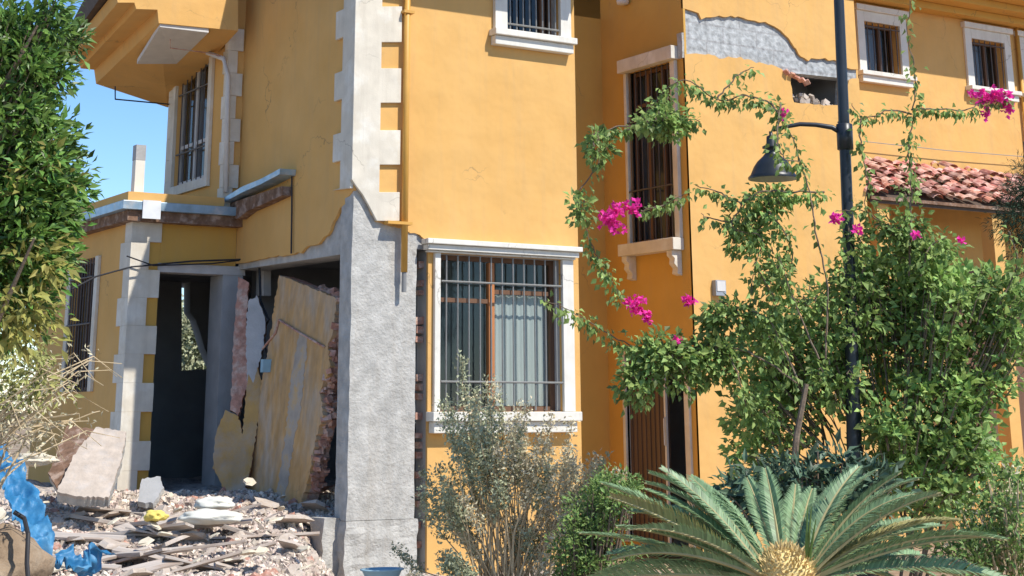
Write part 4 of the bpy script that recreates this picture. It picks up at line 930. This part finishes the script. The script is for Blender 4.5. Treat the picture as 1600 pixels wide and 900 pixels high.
# dry shrub before the barred window
root = at(800, 640, 12.2); root.z = hgt(root.x, root.y)
T = thing('dry_shrub', 'tall sparse dusty green and tan shrub growing before the barred ground floor window', 'shrub', root)
tw = MB(); lf = MB(); lf2 = MB()
tips = [(750,585),(765,600),(730,640),(700,690),(690,730),(675,760),(740,610),(760,620),(775,640),(720,610),(800,650),(820,640),(870,650),(880,680),(900,700),(930,690),(905,660),(850,700),(860,740),(690,800),(680,830),(820,780),(900,760),(920,720),(780,700),(760,740),(720,760),(880,800),(860,860),(700,870),(800,820)]
for k in range(128):
    a = tips[k % len(tips)]; e_ = at(a[0] + rs.gauss(0, 24), a[1] + rs.gauss(0, 24) + 26, 12.2 + rs.uniform(-.45, .4)); r_ = root + Vector((rs.uniform(-.25,.25), rs.uniform(-.15,.15), 0))
    m_ = r_.lerp(e_, .5) + Vector((rs.uniform(-.06,.06), 0, .08)); m2 = r_.lerp(e_, .8) + rdir(rs) * .03
    tw.tube([r_, m_, m2, e_], [.007, .005, .0035, .002], 4, False)
    tgt = lf if (a[0] < 800) == (rs.random() < .72) else lf2
    for j in range(190):
        t = rs.uniform(.35, 1) ** .8; p = (m_.lerp(m2, t * 1.6) if t < .6 else m2.lerp(e_, (t - .6) / .4)) + rdir(rs) * .07 * rs.random()
        tgt.leaf(p, rdir(rs) + Vector((0,0,.3)), sd + rdir(rs) * .8, rs.uniform(.022, .042), rs.uniform(.012, .02))
part('stem', tw, M['twig'], T); part('sage_leaves', lf, M['leaf_sage'], T); part('dry_leaves', lf2, M['leaf_dry'], T)

# shaded shrub between the cycad and the lamp post
root = at(1260, 640, 9.7); root.z = 0
T = thing('shade_shrub', 'blue green broad leaved shrub with leaves darkened for shade directly behind the cycad', 'shrub', root)
mb = MB(); tw = MB()
for i in range(12): e_ = at(rs.uniform(1150, 1360), rs.uniform(700, 830), 9.7); tw.tube([root, root.lerp(e_, .5) + rdir(rs) * .06, e_], [.014, .01, .004], 5)
for (px, py, rx, ry, n_) in [(1165,770,40,45,16),(1235,770,50,55,22),(1310,765,50,60,26),(1360,790,50,50,18)]: cloud(mb, tw, rs, px, py, rx, ry, 9.7, .22, n_, 22, .075, .03, .09, anchor=root + Vector((0,0,.5)))
part('foliage', mb, M['leaf_shade'], T); part('stem', tw, M['bark'], T)
# low hedge left of the cycad
root = at(905, 640, 9.2); root.z = 0; low_ = root
T = thing('low_shrub', 'low bright green small leaved shrub left of the cycad', 'shrub', root)
mb = MB(); tw = MB()
for (px, py, rx, ry, n_) in [(900,860,32,60,60),(930,810,40,40,60),(960,770,45,25,50),(905,930,40,60,40),(950,900,60,70,60)]: cloud(mb, tw, rs, px, py, rx, ry, 9.2, .3, n_, 34, .028, .014, .06, anchor=root + Vector((0,0,.2)))
for i in range(8): e_ = at(rs.uniform(880, 960), rs.uniform(790, 880), 9.2); tw.tube([root, root.lerp(e_, .5), e_], [.015, .01, .004], 5)
part('foliage', mb, M['leaf_hedge'], T); part('stem', tw, M['bark'], T)

# ================================================================ big bush round the lamp post
root = at(1400, 640, 10.9); root.z = 0
T = thing('garden_bush', 'big dense green bush growing round the black lamp post', 'bush', root)
mb = MB(); st = MB(); tw = st; anc = root + Vector((0, 0, .9))
for (px, py, rx, ry, n_) in [(1400,455,100,60,110),(1330,500,85,70,80),(1260,545,75,65,70),(1490,480,90,75,100),(1500,570,90,80,100),(1400,560,100,90,110),(1300,610,80,55,60),(1215,600,50,50,40),(1190,640,50,50,34),(1570,470,50,60,50),(1580,540,45,40,30),(1440,660,90,70,90),(1470,740,90,60,80),(1390,690,50,60,40),(1180,530,45,35,30),(1350,420,40,30,16),(1430,400,45,25,20),(1165,690,40,40,14),(1250,690,50,35,12),(1540,760,60,50,40),(1420,770,80,50,50),(1310,760,60,40,30),(1230,760,50,50,40),(1500,680,60,60,50),(1180,770,50,50,36)]:
    cloud(mb, tw, rs, px, py, rx, ry, 11.35 if px < 1440 else 10.9, .38, int(n_ * .55), 30, .057, .038, .11, anchor=anc)
for i in range(18):
    e_ = at(rs.uniform(1180, 1560), rs.uniform(420, 700), rs.uniform(11.1, 11.6)); s_ = root + HF * .35 + Vector((rs.uniform(-.3,.3), rs.uniform(-.1,.3), 0)); st.tube([s_, s_.lerp(e_, .4) + rdir(rs) * .14, s_.lerp(e_, .7) + rdir(rs) * .1, e_], [.015, .011, .007, .003], 6)
part('stem', st, M['bark'], T); part('foliage', mb, M['leaf_bush'], T)
# second, darker small-leaf shrub at the right bottom
root = at(1560, 640, 9.0); root.z = 0
T = thing('mixed_shrub', 'thin green and brown shrub at the bottom right corner', 'shrub', root)
mb = MB(); tw = MB(); d2 = MB()
for (px, py, rx, ry, n_) in [(1540,820,50,40,36),(1590,860,50,50,36),(1580,760,40,40,20),(1510,870,50,40,26)]:
    cloud(mb, tw, rs, px, py, rx, ry, 9.0, .3, n_, 22, .04, .018, .08, anchor=root + Vector((0,0,.4))); cloud(d2, tw, rs, px + 20, py + 5, rx, ry, 9.1, .3, n_ // 2, 16, .035, .014, .08, anchor=root + Vector((0,0,.4)))
for i in range(10): e_ = at(rs.uniform(1520, 1600), rs.uniform(770, 880), 9.05); tw.tube([root, root.lerp(e_, .5) + rdir(rs) * .05, e_], [.015, .01, .004], 5)
part('foliage', mb, M['leaf_hedge'], T); part('dry_leaves', d2, M['leaf_dry'], T); part('stem', tw, M['twig'], T)
# dark conifer at right edge
root = at(1640, 640, 12.5); root.z = 0
T = thing('conifer', 'dark green conifer at the right edge before the tiled porch', 'tree', root)
mb = MB(); tk = MB(); tk.tube([root, root + Vector((0, 0, 2.2)), root + Vector((0, 0, 3.6))], [.08, .05, .01], 8)
for (px, py, rx, ry, n_) in [(1612,300,50,26,60),(1610,345,60,40,90),(1640,260,60,20,30),(1640,420,60,70,50)]: cloud(mb, None, rs, px, py, rx, ry, 12.5, .3, n_, 44, .05, .006, .09, anchor=root + Vector((0,0,3)))
part('trunk', tk, M['bark'], T); part('crown', mb, M['leaf_conifer'], T)

# ================================================================ bougainvillea
root = at(1240, 640, 10.6); root.z = 0
T = thing('bougainvillea', 'bougainvillea with long arching vines and magenta flowers spreading before the facade', 'climbing plant', root)
st = MB(); mb = MB(); r3 = (root)
trunk = [root, at(1235, 800, 10.6), at(1245, 680, 10.6), at(1260, 600, 10.6)]
st.tube(trunk, [.03, .026, .02, .016], 7)
Lv, Wv = .05, .034
V = [
 ([(1290,560,10.6),(1292,450,10.6),(1275,360,10.6),(1262,290,10.6),(1245,235,10.6),(1225,185,10.6),(1205,160,10.7)], 3, .05),
 ([(1225,185,10.6),(1200,160,10.7),(1165,150,10.8),(1120,155,10.8),(1070,125,10.9),(1030,150,11),(1005,185,11)], 9, .075),
 ([(1120,155,10.8),(1150,120,10.8),(1178,104,10.8)], 8, .06),
 ([(1045,150,11),(1005,190,11),(960,200,11),(925,215,11),(935,255,11),(905,300,11),(912,345,11),(930,395,11),(952,430,11),(972,470,11)], 8, .075),
 ([(1030,170,11),(1060,180,10.9),(1095,190,10.9)], 8, .06),
 ([(1220,160,10.6),(1215,220,10.5),(1230,250,10.5),(1255,250,10.5)], 9, .09),
 ([(1290,300,10.7),(1230,300,10.7),(1190,300,10.7),(1160,320,10.7),(1145,355,10.7),(1190,370,10.7),(1180,410,10.7),(1172,460,10.7)], 11, .09),
 ([(1200,330,10.7),(1225,360,10.7),(1240,400,10.7),(1225,440,10.7)], 10, .08),
 ([(1160,320,10.7),(1120,300,10.8),(1085,290,10.8)], 5, .05),
 ([(1170,350,10.7),(1120,345,10.8),(1095,335,10.8)], 5, .05),
 ([(1280,560,10.6),(1240,470,10.6),(1215,400,10.6)], 5, .06),
 ([(1250,600,10.6),(1190,560,10.7),(1130,540,10.8),(1060,545,10.9),(1000,545,11),(950,520,11),(900,490,11),(850,468,11)], 10, .08),
 ([(1060,545,10.9),(1030,580,10.9),(1010,610,10.9),(990,620,10.9)], 12, .1),
 ([(1000,330,11),(1040,320,11),(1075,300,11)], 6, .05),
 ([(1250,600,10.6),(1200,500,10.7),(1150,480,10.8),(1120,470,10.8)], 10, .09),
 ([(1130,540,10.8),(1155,590,10.7),(1165,640,10.7)], 9, .08),
 ([(1420,430,10.8),(1424,300,10.8),(1420,235,10.8),(1426,180,10.8),(1428,110,10.8),(1418,50,10.8),(1424,-20,10.8)], 6, .075),
 ([(1424,180,10.8),(1390,172,10.8),(1350,185,10.8),(1330,160,10.8)], 5, .05),
 ([(1424,172,10.8),(1460,170,10.8),(1500,172,10.8),(1540,160,10.9),(1575,155,10.9)], 5, .05),
 ([(1345,180,10.8),(1345,230,10.8),(1355,280,10.8),(1350,330,10.8)], 5, .06),
 ([(1420,330,10.8),(1400,360,10.8),(1350,330,10.8),(1310,330,10.8)], 6, .08),
 ([(1440,430,10.7),(1450,390,10.7),(1480,370,10.7)], 10, .09),
 ([(1560,480,10.7),(1590,410,10.7),(1575,360,10.7)], 8, .08),
 ([(1180,410,10.7),(1210,470,10.7),(1205,500,10.7)], 7, .06),
]
for i, (pts, n_, sp) in enumerate(V): vine(st, mb, rs, pts, n_ * 1.25, Lv, Wv, sp, .007, .0025, i)
tw = st
for (px, py, rx, ry, n_) in [(1330,440,35,40,14),(1345,520,30,30,8),(1300,590,40,40,12),(1350,480,60,50,12),(1210,530,40,30,18),(1260,480,40,40,16),(1180,640,35,30,14),(1330,380,40,30,8),(1040,570,65,45,75),(1110,560,55,35,50),(1000,600,30,25,16),(1050,200,26,14,12),(1030,190,45,20,26),(935,235,22,30,14),(1165,360,35,35,26),(1200,320,35,25,22),(1215,420,20,40,14),(905,330,14,30,8),(1150,500,50,30,30),(1420,300,14,20,4),(1410,355,50,28,26),(1440,395,60,30,30)]:
    cloud(mb, tw, rs, px, py, rx, ry, 10.85, .14, n_, 16, Lv, Wv, .065)
part('vine', st, M['bark'], T); part('foliage', mb, M['leaf_vine'], T)
for a in [(958,342,24,26,10.9,60),(988,324,14,14,10.9,26),(992,478,18,17,10.9,34),(1012,495,8,10,10.9,12),(1075,470,11,7,10.8,14),(1056,531,9,5,10.8,8),(1226,180,6,9,10.6,6),(1306,340,8,9,10.5,10),(1340,358,6,6,10.5,6),(1548,150,38,15,10.9,70),(1540,178,5,10,10.9,8),(1574,168,9,14,10.9,16),(1016,586,4,4,10.8,3),(1500,375,7,5,10.6,4),(1432,366,5,6,10.6,4)]:
    part('flower_cluster', blossoms(rs, *a), M['petal'], T)

# ================================================================ street lamp
lb = at(1342, 640, 10.95); lb.z = 0
def lp(px, py): return at(px, py, 10.95)
T = thing('street_lamp', 'black street lamp post with one curved arm and bell shaped lamp shade', 'street lamp', lb)
top_ = lp(1309, -40); ptsL = [lb + Vector((0, 0, 0)), lp(1335, 700), lp(1331, 560), lp(1327, 400), lp(1319, 200), top_, top_ + (top_ - lp(1319, 200)) * 1.2]
part('post', MB().tube(ptsL, [.062, .05, .043, .039, .038, .035, .034], 16), M['lamp'], T, smooth=True)
b = MB(); q = lp(1320, 214); dpole = (lp(1309, 0) - lp(1319, 200)).normalized(); b.tube([q - dpole * .09, q - dpole * .085, q + dpole * .085, q + dpole * .09], [.045, .055, .055, .045], 16); part('collar', b, M['lamp'], T, smooth=True)
b = MB(); arm = [lp(1320, 210), lp(1300, 199), lp(1275, 195), lp(1250, 194), lp(1228, 198), lp(1208, 203)]; b.tube(arm, [.022, .018, .016, .015, .014, .014], 10)
part('arm', b, M['lamp'], T, smooth=True)
b = MB(); c_ = lp(1208, 280); k = 10.95 / 2632
prof = [(.165, 0), (.168, .012), (.15, .03), (.125, .085), (.10, .12), (.062, .155), (.045, .175), (.045, .205), (.062, .21), (.062, .222), (.035, .235), (.03, .29), (.012, .3), (.012, .325)]
sh = part('lamp_shade', MB().lathe(c_, prof, 32), M['lamp'], T, smooth=True)
b = MB().lathe(c_, [(.163, .001), (.12, .083), (.09, .118), (0, .15)], 28); part('shade_lining', b, M['lamp_in'], sh, smooth=True)
b = MB().lathe(c_, [(0, .02), (.03, .03), (.045, .06), (.035, .1), (.02, .13)], 16); part('bulb', b, M['lamp_in'], sh, smooth=True)
b = MB(); b.tube([lp(1309, 190), lp(1322, 207), lp(1328, 222), lp(1325, 240)], .006, 6); part('lamp_cable', b, M['cable_grey'], T)

# ================================================================ cycad
cc = at(1228, 872, 7.6); base = Vector((cc.x, cc.y, 0))
T = thing('cycad', 'sago cycad with arching blue green fronds and a tan central cone', 'palm', base)
tr = MB(); tr.tube([base, base + Vector((0,0,.3)), base + Vector((0,0,cc.z - .12))], [.16, .15, .13], 16); part('trunk', tr, M['bark'], T)
cn = MB(); rs = random.Random(5); c0 = base + Vector((0, 0, cc.z - .1))
for i in range(520):
    ph = math.acos(1 - (i + .5) / 520); th = i * 2.39996; d = Vector((math.sin(ph)*math.cos(th), math.sin(ph)*math.sin(th), math.cos(ph)))
    p = c0 + Vector((d.x * .125, d.y * .125, d.z * .15)); cn.leaf(p - d * rs.uniform(0, .02), d + Vector((0, 0, .35)) + rdir(rs) * .35, rdir(rs), rs.uniform(.025, .045), .014, .3)
cn.lathe(c0, [(.122, 0), (.12, .05), (.1, .09), (.06, .13), (0, .145)], 20)
part('cone', cn, M['cone'], T)
def frond(az, el, L, droop, rs, roll=0, fm=None):
    vee = rs.uniform(.2, .55)
    """az clockwise from straight away from the viewer, seen from above"""
    hd = (HF * math.cos(az) + RT * math.sin(az)).normalized(); n = 26; pts = []; p = c0 + hd * .07 + Vector((0, 0, .0)); a = el
    for i in range(n + 1):
        pts.append(p.copy()); d = hd * math.cos(a) + Vector((0, 0, math.sin(a))); p = p + d * (L / n); a -= droop / n * (0.4 + 1.3 * i / n)
    rm = MB(); rm.tube(pts, [.009 * (1 - .8 * i / n) + .0015 for i in range(n + 1)], 5, False)
    lm = MB(); nl = 88
    for i in range(nl):
        t = .10 + .89 * i / nl; k = t * n; k0 = min(int(k), n - 1); q = pts[k0].lerp(pts[k0 + 1], k - k0); tg = (pts[k0 + 1] - pts[k0]).normalized()
        sd_ = (Matrix.Rotation(roll, 3, tg) @ tg.cross(Vector((0, 0, 1)))).normalized(); up_ = sd_.cross(tg)
        ll = L * .145 * math.sin(min(1, (t + .06) * 1.25) * math.pi * .5) * (1 - .72 * max(0, (t - .55) / .45) ** 1.5)
        for s_ in (-1, 1):
            if rs.random() < .03: continue
            dd = (sd_ * s_ * 1.0 + tg * (.55 + .5 * t) + up_ * (vee + rs.uniform(-.1, .1)) + rdir(rs) * .06).normalized(); e = q + dd * ll; mid = q + dd * ll * .5 + up_ * .004
            e = e - up_ * ll * .12; wv = tg * .0046
            lm.add([q - wv, q + wv, mid + wv, e, mid - wv], [(0, 1, 2, 4), (4, 2, 3)])
    f = part('frond', rm, M['rachis'], T); part('leaflets', lm, fm or M['frond'], f)
for i in range(50):
    u = (i * .618034) % 1; a = R(6 + 62 * u) if i % 2 else R(174 - 62 * u)
    if i % 12 == 0: a = R(rs.uniform(55, 125))
    up_right = math.sin(a); dep = rs.uniform(-.35, .8) if abs(math.cos(a)) > .6 else rs.uniform(.25, .9)
    sx, sz = math.cos(a), math.sin(a) * rs.uniform(1.0, 1.25)
    L_f = (.97 - .30 * up_right ** 2) * rs.uniform(.78, 1.0)
    frond(math.atan2(sx, dep), math.atan2(sz, math.hypot(sx, dep)), L_f, R(rs.uniform(14, 46)), rs, rs.uniform(-.5, .5), M['frond_old'] if i in (9, 20, 33) else None)
# new bright green shoots beside the cone
b = MB()
for px in (1268, 1275, 1262): a = c0 + RT * .08; e = at(px, 790 + rs.uniform(0, 30), 7.5); b.tube([a, a.lerp(e, .5), e], [.009, .007, .002], 5)
part('new_shoot', b, M['leaf_hedge'], T)

# shrub seen through the ruined room
root = onY(300, 560, 29); root.z = 0
T = thing('back_garden_bush', 'sunlit green bush seen through the doorway and the broken back wall', 'bush', root)
mb = MB(); cloud(mb, None, random.Random(2), 315, 560, 60, 90, 28, 1.0, 220, 40, .11, .07, .3); st = MB(); st.tube([root, root + Vector((0, 0, 2))], [.06, .03], 7)
part('foliage', mb, M['leaf_sage'], T); part('stem', st, M['bark'], T)
